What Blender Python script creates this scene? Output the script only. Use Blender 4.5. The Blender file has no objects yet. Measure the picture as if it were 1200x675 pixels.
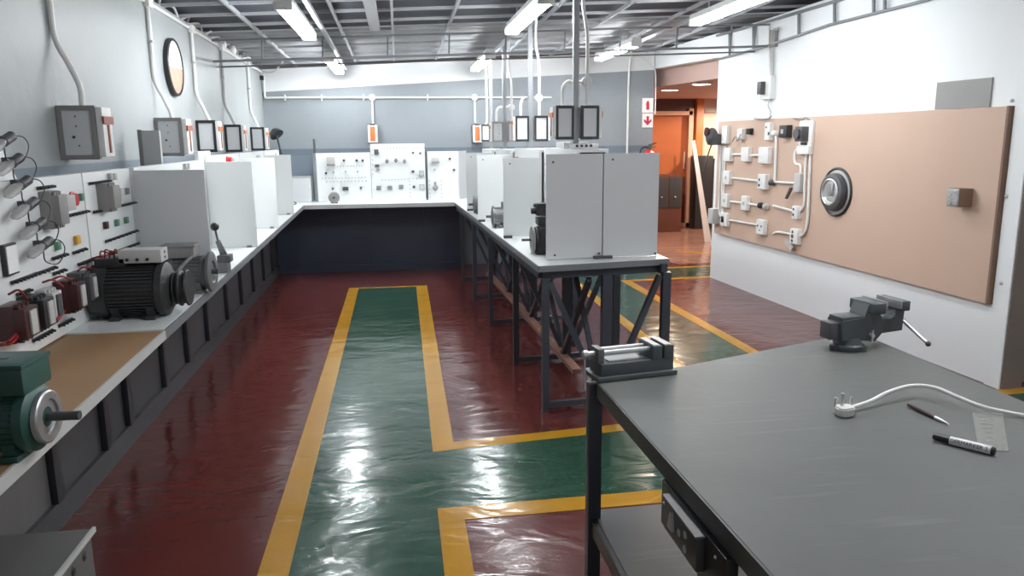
import bpy, bmesh, math, random
from mathutils import Vector, Matrix
random.seed(4)
S = bpy.context.scene
COL = S.collection
V = Vector

# ---------------------------------------------------------------- camera
F_PX, EYE = 900.0, V((0, 0, 1.6))
yaw, pitch, roll = math.radians(8.4), math.radians(11.0), math.radians(-0.5)
_F = V((math.sin(yaw) * math.cos(pitch), math.cos(yaw) * math.cos(pitch), -math.sin(pitch)))
_R0 = V((math.cos(yaw), -math.sin(yaw), 0)); _U0 = _R0.cross(_F)
_R = _R0 * math.cos(roll) + _U0 * math.sin(roll)
_U = -_R0 * math.sin(roll) + _U0 * math.cos(roll)
cam_data = bpy.data.cameras.new('camera'); cam = bpy.data.objects.new('camera', cam_data); COL.objects.link(cam)
cam_data.sensor_width = 36.0; cam_data.lens = 36.0 * F_PX / 1200.0; cam_data.clip_start = 0.02
mw = Matrix.Identity(4)
for i in range(3):
    mw[i][0], mw[i][1], mw[i][2], mw[i][3] = _R[i], _U[i], -_F[i], EYE[i]
cam.matrix_world = mw
S.camera = cam

# ---------------------------------------------------------------- world and exposure
S.view_settings.view_transform = 'Standard'; S.view_settings.look = 'None'
S.view_settings.gamma = 1.0; S.view_settings.use_curve_mapping = False
S.view_settings.exposure = 0.0
world = bpy.data.worlds.new('world'); S.world = world; world.use_nodes = True
bg = world.node_tree.nodes['Background']
bg.inputs[0].default_value = (0.94, 0.97, 1.0, 1); bg.inputs[1].default_value = 0.5
TUBE_STRENGTH = 70.0
DOWNLIGHT_WATTS = 420.0

# ---------------------------------------------------------------- pixel -> point on a real plane
def ray(px, py): return _R * ((px - 600) / F_PX) - _U * ((py - 337.5) / F_PX) + _F
def at_z(px, py, z): d = ray(px, py); return EYE + d * ((z - EYE.z) / d.z)
def at_x(px, py, x): d = ray(px, py); return EYE + d * (x / d.x)
def at_y(px, py, y): d = ray(px, py); return EYE + d * (y / d.y)
WA, WB = V((3.557, 8.345, 0)), V((3.773, 4.19, 0))           # foot of the right wall, far end and near end
WU = (WB - WA).normalized(); WN = V((-WU.y, WU.x, 0))
if WN.x > 0: WN = -WN                                         # into the room
def at_w(px, py, off=0.0):
    d = ray(px, py); q = WA + WN * off - EYE
    return EYE + d * (q.dot(WN) / d.dot(WN))
def wp(s, z, off=0.0): p = WA + WU * s + WN * off; return V((p.x, p.y, z))
MWALL = Matrix((WU, -WN, V((0, 0, 1)))).transposed()          # columns: along the wall, into the wall, up

# ---------------------------------------------------------------- materials
def mat(name, col, rough=0.5, metal=0.0, var=0.06, scale=6.0, bump=0.0, bscale=40.0, coat=0.0, emit=None, spec=0.5):
    m = bpy.data.materials.new(name); m.use_nodes = True
    nt = m.node_tree; N = nt.nodes; L = nt.links; b = N['Principled BSDF']
    b.inputs['Roughness'].default_value = rough; b.inputs['Metallic'].default_value = metal
    b.inputs['Specular IOR Level'].default_value = spec
    if coat: b.inputs['Coat Weight'].default_value = coat; b.inputs['Coat Roughness'].default_value = 0.15
    tc = N.new('ShaderNodeTexCoord')
    no = N.new('ShaderNodeTexNoise'); no.inputs['Scale'].default_value = scale; no.inputs['Detail'].default_value = 5
    L.new(tc.outputs['Object'], no.inputs['Vector'])
    mx = N.new('ShaderNodeMix'); mx.data_type = 'RGBA'
    c = V(col[:3])
    mx.inputs['A'].default_value = (*(c * (1 - var)), 1)
    mx.inputs['B'].default_value = (*(c * (1 + var)), 1)
    L.new(no.outputs['Fac'], mx.inputs['Factor']); L.new(mx.outputs['Result'], b.inputs['Base Color'])
    if bump:
        n2 = N.new('ShaderNodeTexNoise'); n2.inputs['Scale'].default_value = bscale; n2.inputs['Detail'].default_value = 3
        L.new(tc.outputs['Object'], n2.inputs['Vector'])
        bp = N.new('ShaderNodeBump'); bp.inputs['Strength'].default_value = bump; bp.inputs['Distance'].default_value = 0.01
        L.new(n2.outputs['Fac'], bp.inputs['Height']); L.new(bp.outputs['Normal'], b.inputs['Normal'])
    if emit:
        b.inputs['Emission Color'].default_value = (*emit[:3], 1); b.inputs['Emission Strength'].default_value = emit[3]
    return m

def paint_floor(name, col, var=0.09):
    """glossy hand-rolled floor paint: slow waves plus trowel ripple"""
    m = mat(name, col, rough=0.2, var=var, scale=1.2, spec=0.5)
    nt = m.node_tree; N = nt.nodes; L = nt.links; b = N['Principled BSDF']; tc = N['Texture Coordinate']
    mp = N.new('ShaderNodeMapping'); mp.inputs['Scale'].default_value = (1.0, 1.7, 1.0)
    L.new(tc.outputs['Object'], mp.inputs['Vector'])
    a = N.new('ShaderNodeTexNoise'); a.inputs['Scale'].default_value = 3.2; a.inputs['Detail'].default_value = 2.5; a.inputs['Distortion'].default_value = 0.6
    f = N.new('ShaderNodeTexNoise'); f.inputs['Scale'].default_value = 26.0; f.inputs['Detail'].default_value = 3; f.inputs['Distortion'].default_value = 1.2
    L.new(mp.outputs['Vector'], a.inputs['Vector']); L.new(mp.outputs['Vector'], f.inputs['Vector'])
    bp = N.new('ShaderNodeBump'); bp.inputs['Strength'].default_value = 0.30; bp.inputs['Distance'].default_value = 0.03
    b2 = N.new('ShaderNodeBump'); b2.inputs['Strength'].default_value = 0.16; b2.inputs['Distance'].default_value = 0.003
    L.new(a.outputs['Fac'], bp.inputs['Height']); L.new(f.outputs['Fac'], b2.inputs['Height'])
    L.new(bp.outputs['Normal'], b2.inputs['Normal']); L.new(b2.outputs['Normal'], b.inputs['Normal'])
    r = N.new('ShaderNodeTexNoise'); r.inputs['Scale'].default_value = 2.2; r.inputs['Detail'].default_value = 4
    L.new(tc.outputs['Object'], r.inputs['Vector'])
    mr = N.new('ShaderNodeMapRange'); mr.inputs[1].default_value = 0.3; mr.inputs[2].default_value = 0.7; mr.inputs[3].default_value = 0.11; mr.inputs[4].default_value = 0.22
    L.new(r.outputs['Fac'], mr.inputs[0]); L.new(mr.outputs[0], b.inputs['Roughness'])
    return m

def banded_wall(name, low, band, up, z0, z1, top=None, tz=0, tslope=0):
    """painted wall: lower colour, stripe, upper colour and a slanting top line"""
    m = bpy.data.materials.new(name); m.use_nodes = True
    nt = m.node_tree; N = nt.nodes; L = nt.links; b = N['Principled BSDF']; b.inputs['Roughness'].default_value = 0.45
    g = N.new('ShaderNodeNewGeometry'); sp = N.new('ShaderNodeSeparateXYZ'); L.new(g.outputs['Position'], sp.inputs[0])
    no = N.new('ShaderNodeTexNoise'); no.inputs['Scale'].default_value = 3; no.inputs['Detail'].default_value = 6; L.new(g.outputs['Position'], no.inputs['Vector'])
    def step(sock, edge):
        k = N.new('ShaderNodeMath'); k.operation = 'GREATER_THAN'; k.inputs[1].default_value = edge; L.new(sock, k.inputs[0]); return k.outputs[0]
    def mixc(f, a, c):
        x = N.new('ShaderNodeMix'); x.data_type = 'RGBA'; L.new(f, x.inputs['Factor'])
        if isinstance(a, tuple): x.inputs['A'].default_value = (*a, 1)
        else: L.new(a, x.inputs['A'])
        x.inputs['B'].default_value = (*c, 1); return x.outputs['Result']
    z = sp.outputs['Z']
    c = mixc(step(z, z0), low, band); c = mixc(step(z, z1), c, up)
    if top:
        k = N.new('ShaderNodeMath'); k.operation = 'MULTIPLY_ADD'; k.inputs[1].default_value = -tslope; L.new(sp.outputs['X'], k.inputs[0]); L.new(z, k.inputs[2])
        c = mixc(step(k.outputs[0], tz), c, top)
    hs = N.new('ShaderNodeHueSaturation'); L.new(c, hs.inputs['Color'])
    mr = N.new('ShaderNodeMapRange'); mr.inputs[3].default_value = 0.92; mr.inputs[4].default_value = 1.07; L.new(no.outputs['Fac'], mr.inputs[0]); L.new(mr.outputs[0], hs.inputs['Value'])
    L.new(hs.outputs['Color'], b.inputs['Base Color'])
    n2 = N.new('ShaderNodeTexNoise'); n2.inputs['Scale'].default_value = 14; n2.inputs['Detail'].default_value = 5; L.new(g.outputs['Position'], n2.inputs['Vector'])
    bp = N.new('ShaderNodeBump'); bp.inputs['Strength'].default_value = 0.12; bp.inputs['Distance'].default_value = 0.02
    L.new(n2.outputs['Fac'], bp.inputs['Height']); L.new(bp.outputs['Normal'], b.inputs['Normal'])
    return m

M = {}
M['floor_red'] = paint_floor('red floor paint', (0.105, 0.025, 0.023))
M['floor_green'] = paint_floor('green floor paint', (0.022, 0.068, 0.044))
M['floor_yellow'] = paint_floor('yellow floor paint', (0.47, 0.235, 0.016), 0.1)
M['wall_left'] = banded_wall('left wall paint', (0.30, 0.33, 0.36), (0.20, 0.235, 0.27), (0.36, 0.385, 0.39), 1.42, 1.495)
M['wall_back'] = banded_wall('back wall paint', (0.17, 0.205, 0.25), (0.145, 0.175, 0.21), (0.265, 0.29, 0.31), 1.42, 1.50, (0.8, 0.81, 0.82), 2.265, 0.057)
M['white_wall'] = mat('white wall paint', (0.80, 0.82, 0.83), 0.6, var=0.03, scale=2.0, bump=0.2, bscale=8)
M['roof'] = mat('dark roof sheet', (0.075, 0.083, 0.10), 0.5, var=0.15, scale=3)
M['roof_pale'] = mat('pale roof sheet', (0.34, 0.35, 0.36), 0.5, var=0.2, scale=3)  # paler than the near sheet: far lamps' light put into its colour
M['galv'] = mat('galvanised steel', (0.45, 0.46, 0.48), 0.4, 0.5, var=0.1, scale=20)
M['grey_steel'] = mat('grey painted steel', (0.20, 0.21, 0.225), 0.45, 0.2, var=0.1)
M['pole_steel'] = mat('pole paint', (0.33, 0.34, 0.355), 0.4, 0.2, var=0.1)
M['white_pvc'] = mat('white plastic', (0.78, 0.78, 0.76), 0.4, var=0.03)
M['white_board'] = mat('white laminate', (0.76, 0.78, 0.78), 0.35, var=0.02, scale=3)
M['grey_board'] = mat('pale grey laminate', (0.62, 0.63, 0.64), 0.4, var=0.03, scale=3)
M['edge_grey'] = mat('grey edging', (0.40, 0.41, 0.41), 0.45, var=0.1)
M['hardboard'] = mat('brown hardboard', (0.30, 0.175, 0.085), 0.5, var=0.12, scale=4)
M['navy'] = mat('navy panel paint', (0.036, 0.046, 0.074), 0.4, var=0.18, scale=3)
M['char'] = mat('charcoal panel paint', (0.040, 0.042, 0.046), 0.45, var=0.14, scale=4)
M['char_dark'] = mat('black batten paint', (0.020, 0.021, 0.026), 0.45, var=0.14)
M['char_grey'] = mat('worn grey sheet', (0.10, 0.10, 0.098), 0.45, var=0.16, scale=5)
M['frame'] = mat('dark blue steel', (0.045, 0.052, 0.068), 0.4, 0.1, var=0.15)
M['table_top'] = mat('grey bench top', (0.105, 0.110, 0.105), 0.5, var=0.16, scale=3.5, bump=0.08, bscale=25, spec=0.3)
def add_scuffs(m, light, rot_z, amt=0.55):
    nt = m.node_tree; N = nt.nodes; L = nt.links; b = N['Principled BSDF']; tc = N['Texture Coordinate']
    src = b.inputs['Base Color'].links[0].from_socket
    mp = N.new('ShaderNodeMapping'); mp.inputs['Scale'].default_value = (2.0, 26.0, 1.0); mp.inputs['Rotation'].default_value = (0, 0, rot_z)
    L.new(tc.outputs['Object'], mp.inputs['Vector'])
    n1 = N.new('ShaderNodeTexNoise'); n1.inputs['Scale'].default_value = 1.6; n1.inputs['Detail'].default_value = 6; L.new(mp.outputs['Vector'], n1.inputs['Vector'])
    n2 = N.new('ShaderNodeTexNoise'); n2.inputs['Scale'].default_value = 2.4; n2.inputs['Detail'].default_value = 3; L.new(tc.outputs['Object'], n2.inputs['Vector'])
    r1 = N.new('ShaderNodeMapRange'); r1.inputs[1].default_value = 0.56; r1.inputs[2].default_value = 0.74; L.new(n1.outputs['Fac'], r1.inputs[0])
    r2 = N.new('ShaderNodeMapRange'); r2.inputs[1].default_value = 0.45; r2.inputs[2].default_value = 0.7; r2.inputs[4].default_value = amt; L.new(n2.outputs['Fac'], r2.inputs[0])
    mu = N.new('ShaderNodeMath'); mu.operation = 'MULTIPLY'; L.new(r1.outputs[0], mu.inputs[0]); L.new(r2.outputs[0], mu.inputs[1])
    mx = N.new('ShaderNodeMix'); mx.data_type = 'RGBA'; L.new(mu.outputs[0], mx.inputs['Factor']); L.new(src, mx.inputs['A']); mx.inputs['B'].default_value = (*light, 1)
    L.new(mx.outputs['Result'], b.inputs['Base Color'])
add_scuffs(M['table_top'], (0.24, 0.25, 0.245), 0.9, 0.4); add_scuffs(M['char_grey'], (0.24, 0.24, 0.24), 0.3, 0.4); add_scuffs(M['char'], (0.12, 0.12, 0.125), 1.2, 0.3)
M['tan'] = mat('tan chipboard', (0.54, 0.385, 0.30), 0.6, var=0.05, scale=2.5)
M['tan_edge'] = mat('dark board edge', (0.20, 0.12, 0.085), 0.6)
M['black'] = mat('black plastic', (0.022, 0.022, 0.024), 0.4)
M['dgrey'] = mat('dark grey plastic', (0.07, 0.07, 0.075), 0.45)
M['mgrey'] = mat('mid grey plastic', (0.25, 0.24, 0.235), 0.5)
M['lgrey'] = mat('light grey plastic', (0.48, 0.48, 0.47), 0.5)
M['cast_black'] = mat('black cast iron', (0.030, 0.031, 0.033), 0.5, 0.1, var=0.3, scale=14, bump=0.15, bscale=60)
M['cast_grey'] = mat('grey cast iron', (0.17, 0.175, 0.18), 0.45, 0.3, var=0.25, scale=14, bump=0.15, bscale=60)
M['cast_green'] = mat('green motor enamel', (0.022, 0.075, 0.062), 0.4, var=0.2, scale=8)
M['vise'] = mat('blue grey vise enamel', (0.085, 0.095, 0.10), 0.4, 0.1, var=0.2, scale=12)
M['chrome'] = mat('bright steel', (0.68, 0.68, 0.68), 0.36, 0.9, var=0.05)
M['steel'] = mat('worn steel', (0.42, 0.42, 0.43), 0.4, 0.7, var=0.25, scale=30)
M['red'] = mat('red plastic', (0.55, 0.02, 0.03), 0.35)
M['sign_red'] = mat('sign red', (0.50, 0.03, 0.06), 0.5)
M['maroon'] = mat('maroon plastic', (0.05, 0.012, 0.014), 0.4)
M['orange'] = mat('orange plastic', (0.62, 0.17, 0.05), 0.45)
M['brown_label'] = mat('brown label', (0.30, 0.09, 0.05), 0.5)
M['greenb'] = mat('green button', (0.10, 0.24, 0.16), 0.4)
M['yellowb'] = mat('amber button', (0.60, 0.32, 0.04), 0.4)
M['wire_red'] = mat('red wire', (0.28, 0.02, 0.02), 0.4)
M['white_sign'] = mat('white sign', (0.85, 0.85, 0.85), 0.5, var=0.01)
M['wood'] = mat('orange varnished wood', (0.66, 0.21, 0.06), 0.35, var=0.2, scale=4)
M['wood_dark'] = mat('dark brown wood', (0.12, 0.045, 0.03), 0.35, var=0.25, scale=4)
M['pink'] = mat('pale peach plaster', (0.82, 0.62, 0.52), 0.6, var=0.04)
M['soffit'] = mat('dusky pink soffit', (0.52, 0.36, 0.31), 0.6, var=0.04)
M['peach'] = mat('peach frame paint', (0.75, 0.45, 0.32), 0.5, var=0.04)
M['plank'] = mat('red brown plank', (0.20, 0.10, 0.075), 0.6, var=0.2)
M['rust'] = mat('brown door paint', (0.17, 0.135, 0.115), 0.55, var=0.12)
M['tube'] = mat('lit fluorescent tube', (1, 1, 1), 0.4, var=0.0, emit=(0.94, 0.975, 1.0, TUBE_STRENGTH))
M['foyer_floor'] = paint_floor('foyer floor', (0.30, 0.165, 0.125))  # peach tint puts the orange wall's reflection into the floor colour
M['down'] = mat('lit downlight', (1, 1, 1), 0.4, var=0.0, emit=(1.0, 0.85, 0.7, 14))
M['plaque_tan'] = mat('mottled tan print', (0.42, 0.22, 0.13), 0.4, var=0.35, scale=14)
def glass(name, col, rough, alpha):
    m = mat(name, col, rough, var=0.02); m.node_tree.nodes['Principled BSDF'].inputs['Alpha'].default_value = alpha; return m
M['glass'] = glass('clear bulb glass', (0.55, 0.56, 0.55), 0.1, 0.5)
M['film'] = glass('clear plastic film', (0.50, 0.50, 0.46), 0.25, 0.35)
M['door_glass'] = glass('tinted door glass', (0.40, 0.13, 0.08), 0.05, 0.15)

# ---------------------------------------------------------------- mesh kit
W = {}
class MB:
    def __init__(s): s.bm = bmesh.new()
    def _new(s, g, mtx):
        for v in g['verts']: v.co = mtx @ v.co
        return g['verts']
    def box(s, c, size, rot=None, bev=0.0):
        m = Matrix.Translation(V(c))
        if rot is not None: m = m @ (rot.to_4x4() if isinstance(rot, Matrix) else Matrix.Rotation(rot, 4, 'Z'))
        g = bmesh.ops.create_cube(s.bm, size=1.0)
        vs = s._new(g, m @ Matrix.Diagonal((*size, 1)))
        if bev:
            es = list({e for v in vs for e in v.link_edges})
            bmesh.ops.bevel(s.bm, geom=es, offset=bev, segments=2, profile=0.6, affect='EDGES')
        return s
    def lohi(s, lo, hi, bev=0.0):
        lo, hi = V(lo), V(hi); return s.box((lo + hi) / 2, hi - lo, None, bev)
    def bar(s, p0, p1, w, h=None, bev=0.0):
        p0, p1 = V(p0), V(p1); d = p1 - p0; h = h or w
        q = d.to_track_quat('Z', 'Y').to_matrix()
        return s.box((p0 + p1) / 2, (w, h, d.length), q, bev)
    def cyl(s, p0, p1, r, r2=None, n=20):
        p0, p1 = V(p0), V(p1); d = p1 - p0
        g = bmesh.ops.create_cone(s.bm, cap_ends=True, segments=n, radius1=r, radius2=r if r2 is None else r2, depth=d.length)
        s._new(g, Matrix.Translation((p0 + p1) / 2) @ d.to_track_quat('Z', 'Y').to_matrix().to_4x4()); return s
    def sphere(s, c, r, n=14, sc=(1, 1, 1)):
        g = bmesh.ops.create_uvsphere(s.bm, u_segments=n, v_segments=max(6, n // 2), radius=r)
        s._new(g, Matrix.Translation(V(c)) @ Matrix.Diagonal((*sc, 1))); return s
    def lathe(s, prof, p0, axis, n=32):
        """prof: (r, t) along the axis from p0"""
        q = V(axis).normalized().to_track_quat('Z', 'Y').to_matrix(); p0 = V(p0); rings = []
        for r, t in prof:
            if r < 1e-6: rings.append([s.bm.verts.new(p0 + q @ V((0, 0, t)))])
            else: rings.append([s.bm.verts.new(p0 + q @ V((r * math.cos(a), r * math.sin(a), t))) for a in [2 * math.pi * k / n for k in range(n)]])
        for a, b in zip(rings, rings[1:]):
            for k in range(n):
                k2 = (k + 1) % n
                if len(a) == 1 and len(b) == 1: continue
                if len(a) == 1: s.bm.faces.new((a[0], b[k], b[k2]))
                elif len(b) == 1: s.bm.faces.new((a[k], a[k2], b[0]))
                else: s.bm.faces.new((a[k], a[k2], b[k2], b[k]))
        for r, e in ((rings[0], 0), (rings[-1], 1)):
            if len(r) > 1: s.bm.faces.new(r if e else r[::-1])
        return s
    def prism(s, pts, vec):
        vec = V(vec); a = [s.bm.verts.new(V(p)) for p in pts]; b = [s.bm.verts.new(V(p) + vec) for p in pts]
        n = len(a); s.bm.faces.new(a); s.bm.faces.new(b[::-1])
        for k in range(n): s.bm.faces.new((a[k], b[k], b[(k + 1) % n], a[(k + 1) % n]))
        return s
    def tube(s, pts, r, n=8, sub=5):
        P = [V(p) for p in pts]
        if len(P) > 2 and sub > 1:
            Q = [2 * P[0] - P[1]] + P + [2 * P[-1] - P[-2]]; out = []
            for i in range(1, len(Q) - 2):
                a, b, c, d = Q[i - 1:i + 3]
                for k in range(sub):
                    t = k / sub
                    out.append(0.5 * ((2 * b) + (c - a) * t + (2 * a - 5 * b + 4 * c - d) * t * t + (3 * b - a - 3 * c + d) * t ** 3))
            P = out + [P[-1]]
        rings = []; ref = None
        for i, p in enumerate(P):
            d = (P[min(i + 1, len(P) - 1)] - P[max(i - 1, 0)]).normalized()
            if ref is None: ref = d.orthogonal().normalized()
            ref = (ref - d * ref.dot(d)).normalized(); o = d.cross(ref)
            rings.append([s.bm.verts.new(p + (ref * math.cos(a) + o * math.sin(a)) * r) for a in [2 * math.pi * k / n for k in range(n)]])
        for a, b in zip(rings, rings[1:]):
            for k in range(n): s.bm.faces.new((a[k], a[(k + 1) % n], b[(k + 1) % n], b[k]))
        s.bm.faces.new(rings[0][::-1]); s.bm.faces.new(rings[-1]); return s
    def build(s, name, m, parent=None, org=None):
        bm = s.bm; bmesh.ops.recalc_face_normals(bm, faces=bm.faces)
        for e in bm.edges:
            e.smooth = not (len(e.link_faces) == 2 and e.calc_face_angle(0) > 0.6)
        for f in bm.faces: f.smooth = True
        if parent is not None: o0 = W[parent]
        elif org is not None: o0 = V(org)
        else:
            xs = [v.co for v in bm.verts]
            o0 = V(((min(p.x for p in xs) + max(p.x for p in xs)) / 2, (min(p.y for p in xs) + max(p.y for p in xs)) / 2, min(p.z for p in xs)))
        for v in bm.verts: v.co -= o0
        me = bpy.data.meshes.new(name); bm.to_mesh(me); bm.free()
        me.materials.append(m if not isinstance(m, str) else M[m])
        o = bpy.data.objects.new(name, me); COL.objects.link(o); W[o] = o0.copy()
        if parent is not None: o.parent = parent
        else: o.location = o0
        return o

def tag(o, label, cat, group=None, kind=None):
    o['label'] = label; o['category'] = cat
    if group: o['group'] = group
    if kind: o['kind'] = kind
    return o
def struct(name, mb, m, label=None):
    o = mb.build(name, m); o['kind'] = 'structure'
    if label: o['label'] = label
    return o
def thing(name, label, cat, loc, group=None):
    o = bpy.data.objects.new(name, None); COL.objects.link(o); o.empty_display_size = 0.05
    o.location = V(loc); W[o] = V(loc); return tag(o, label, cat, group)
def kids(o): return [c for c in bpy.data.objects if c.parent == o]
def dup(root, loc, label, rz=0.0, scale=None, mats=None):
    KID = KIDS.setdefault(root.name, [(c, kids(c)) for c in kids(root)])
    r = root.copy(); COL.objects.link(r); r.location = V(loc); r.rotation_euler = (0, 0, rz); r['label'] = label
    if scale: r.scale = scale
    for c, gs in KID:
        d = c.copy(); COL.objects.link(d); d.parent = r
        for g in gs:
            e = g.copy(); COL.objects.link(e); e.parent = d
    return r
KIDS = {}
def roof_z(x, y): return 2.70 + 0.045 * x - 0.0187 * y

# ================================================================ SETTING
struct('floor', MB().lohi((-3, -1.5, -0.1), (9, 15, 0)), 'floor_red', 'dark red glossy painted workshop floor')
def flat(pts, z): return [V((x, y, 0.0)) for x, y in pts], V((0, 0, z))
g = MB()
for pts in [[(-0.47, 0.2), (0.17, 0.2), (0.2, 3.1), (0.2, 3.86), (0.2, 8.44), (-0.47, 8.44)],
            [(0.2, 3.1), (7, 3.25), (7, 4.2), (2.62, 4.1), (1.95, 3.99), (0.2, 3.86)],
            [(1.95, 3.99), (2.62, 4.1), (2.53, 8.33), (2.53, 8.98), (1.95, 8.98)],
            [(2.53, 8.33), (7.5, 8.60), (7.5, 9.25), (2.53, 8.98)]]:
    g.prism(*flat(pts, 0.0012))
struct('trim_1', g, 'floor_green', 'green painted walkway on the red floor')
def stripe(n, pts, lab):
    struct('trim_%d' % n, MB().prism(*flat(pts, 0.0024)), 'floor_yellow', lab)
stripe(2, [(-0.575, 0.2), (-0.455, 0.2), (-0.455, 8.47), (-0.562, 8.47)], 'yellow line along the left of the green aisle')
stripe(3, [(-0.455, 8.425), (0.172, 8.425), (0.172, 8.47), (-0.455, 8.47)], 'thin yellow line closing the far end of the green aisle')
stripe(4, [(0.135, 3.785), (0.25, 3.80), (0.25, 3.90), (0.292, 8.47), (0.172, 8.47)], 'yellow line along the right of the green aisle')
stripe(5, [(0.25, 3.80), (1.95, 3.99), (1.95, 4.09), (0.25, 3.905)], 'yellow line on the far side of the cross walkway')
stripe(6, [(0.115, 0.2), (0.225, 0.2), (0.235, 3.04), (0.125, 3.155)], 'yellow line near the front table')
stripe(7, [(0.125, 3.155), (0.235, 3.035), (7, 3.14), (7, 3.26)], 'yellow line on the near side of the cross walkway')
stripe(8, [(1.88, 4.09), (1.98, 4.09), (2.01, 8.95), (1.91, 8.95)], 'yellow line left of the walkway behind the centre bench')
stripe(9, [(2.60, 4.05), (2.70, 4.05), (2.59, 8.36), (2.48, 8.36)], 'yellow line right of the walkway behind the centre bench')
stripe(10, [(2.70, 4.05), (7, 4.20), (7, 4.31), (2.70, 4.15)], 'yellow line at the end of the right wall')
stripe(11, [(2.59, 8.26), (7, 8.50), (7, 8.60), (2.59, 8.36)], 'yellow line towards the doorway')
stripe(12, [(1.95, 8.95), (7, 9.22), (7, 9.31), (1.95, 9.04)], 'far yellow line towards the doorway')
stripe(13, [(4.0, 10.45), (4.55, 9.95), (5.3, 9.95), (5.3, 9.87), (4.5, 9.87), (3.9, 10.4)], 'yellow mark on the foyer floor')

struct('wall_left', MB().prism([(-1.56, -1.5, 0), (-1.56, 10, 0), (-1.56, 10, 2.40), (-1.56, 7.1, 2.445), (-1.56, 5.4, 2.48), (-1.56, -1.5, 2.61)], (-0.15, 0, 0)), 'wall_left', 'pale grey left wall with a darker stripe')
struct('wall_back', MB().prism([(-1.56, 9.85, 0), (3.33, 9.85, 0), (3.33, 9.85, 2.68), (-1.56, 9.85, 2.44)], (0, 0.15, 0)), 'wall_back', 'blue grey back wall with a slanting white top')
def wallprism(s0, s1, z0, z1, off, th, z1b=None):
    return MB().prism([wp(s0, z0, off), wp(s1, z0, off), wp(s1, z1 if z1b is None else z1b, off), wp(s0, z1, off)], -WN * th)
SL = (WB - WA).length
struct('wall_right', wallprism(0, SL, 0, 2.70, 0, 0.14, 2.78), 'white_wall', 'white right wall')
# header above the opening between the two walls
struct('trim_14', MB().prism([(3.33, 9.95, 2.47), (3.557, 8.345, 2.46), (3.557, 8.345, 2.72), (3.33, 9.95, 2.68)], (0.14, 0.01, 0)), 'white_wall', 'white lintel above the opening to the foyer')
# end of the right wall: white corner strip
struct('trim_15', MB().box(wp(SL - 0.06, 1.2, 0.008), (0.12, 0.016, 2.4), MWALL), 'white_wall', 'white corner strip at the near end of the right wall')
struct('trim_16', MB().lohi((3.80, 4.30, 0), (6.2, 4.44, 2.7)).lohi((3.93, 4.28, 0.0), (4.0, 4.31, 2.6)), 'rust', 'brown wall surface beyond the end of the white wall')

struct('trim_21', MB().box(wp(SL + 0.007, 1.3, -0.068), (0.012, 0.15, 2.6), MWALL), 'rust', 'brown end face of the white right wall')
# roof sheet (corrugated) and ceiling grid
def roof_sheet(y0, y1, m, lab):
    r = MB(); n = int((y1 - y0) / 0.08); x0, x1 = -4.0, 4.6; va = []
    for j in range(n + 1):
        y = y0 + (y1 - y0) * j / n; dz = 0.012 if j % 2 else -0.012
        va.append((r.bm.verts.new((x0, y, roof_z(x0, y) + 0.06 + dz)), r.bm.verts.new((x1, y, roof_z(x1, y) + 0.06 + dz))))
    for a, b in zip(va, va[1:]): r.bm.faces.new((a[0], a[1], b[1], b[0]))
    struct('ceiling', r, m, lab)
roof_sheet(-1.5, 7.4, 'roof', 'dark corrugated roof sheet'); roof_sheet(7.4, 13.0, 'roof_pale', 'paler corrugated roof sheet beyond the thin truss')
for k, y in enumerate([3.7, 4.15, 4.6, 5.05, 5.5, 5.95, 6.38, 6.85, 7.33, 7.8, 8.25, 8.7, 9.15, 9.6]):
    struct('ceiling_batten', MB().bar((-2.6, y, roof_z(-2.6, y) + 0.02), (3.9, y, roof_z(3.9, y) + 0.02), 0.022, 0.022), 'galv', 'light metal batten under the dark roof')
for x in (-1.15, -0.45, 0.0, 0.5, 1.35, 1.95, 2.6, 3.2):
    struct('ceiling_batten', MB().bar((x, 2.5, roof_z(x, 2.5) + 0.015), (x + (0.02 if x < 1 else 0), 9.8, roof_z(x, 9.8) + 0.015), 0.02, 0.03), 'galv', 'lengthwise metal batten under the dark roof')
struct('ceiling_beam', MB().bar((-0.16, 4.2, roof_z(-0.1, 4.2)), (-0.14, 7.2, roof_z(-0.1, 7.2)), 0.09, 0.03), 'galv', 'wide flat metal strap under the roof')
# light steel truss across the room
L0, L1 = V((-1.55, 7.27, 2.285)), V((3.60, 7.27, 2.455))
t = MB(); t.bar(L0, L1, 0.02, 0.02)
t.bar(L0 + V((0, 0.3, -0.02)), L1 + V((0, 0.3, -0.02)), 0.014, 0.014)
t.bar(L0 + V((0, 0, 0.175)), L1 + V((0, 0, 0.20)), 0.016, 0.016)
for px in (307, 378, 454, 526, 592, 661, 726, 792, 855, 883):
    x = at_y(px, 65, 7.27).x; f = (x - L0.x) / (L1.x - L0.x); z = L0.z + f * (L1.z - L0.z)
    t.bar((x, 7.27, z), (x + 0.01, 7.27, z + 0.19), 0.014, 0.014)
struct('ceiling_truss', t, 'grey_steel', 'thin steel truss crossing under the roof')
# rails along the top of the right wall
t = MB()
lo = [at_w(*p, 0.03) for p in ((840, 70), (898, 54), (972, 29), (1086, 0), (1150, -20))]
hi = [at_w(*p, 0.03) for p in ((840, 42), (904, 24), (984, 0), (1080, -32))]
for a, b in zip(lo, lo[1:]): t.bar(a, b, 0.018, 0.018)
for a, b in zip(hi, hi[1:]): t.bar(a, b, 0.022, 0.022)
for px, pa, pb in ((855, 37, 65), (883, 30, 58), (936, 14, 41), (978, 0, 28), (1024, -14, 15), (1037, -18, 11)):
    t.bar(at_w(px, pa, 0.03), at_w(px, pb, 0.03), 0.02, 0.02)
struct('trim_17', t, 'grey_steel', 'grey steel rail frame along the top of the white wall')

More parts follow.
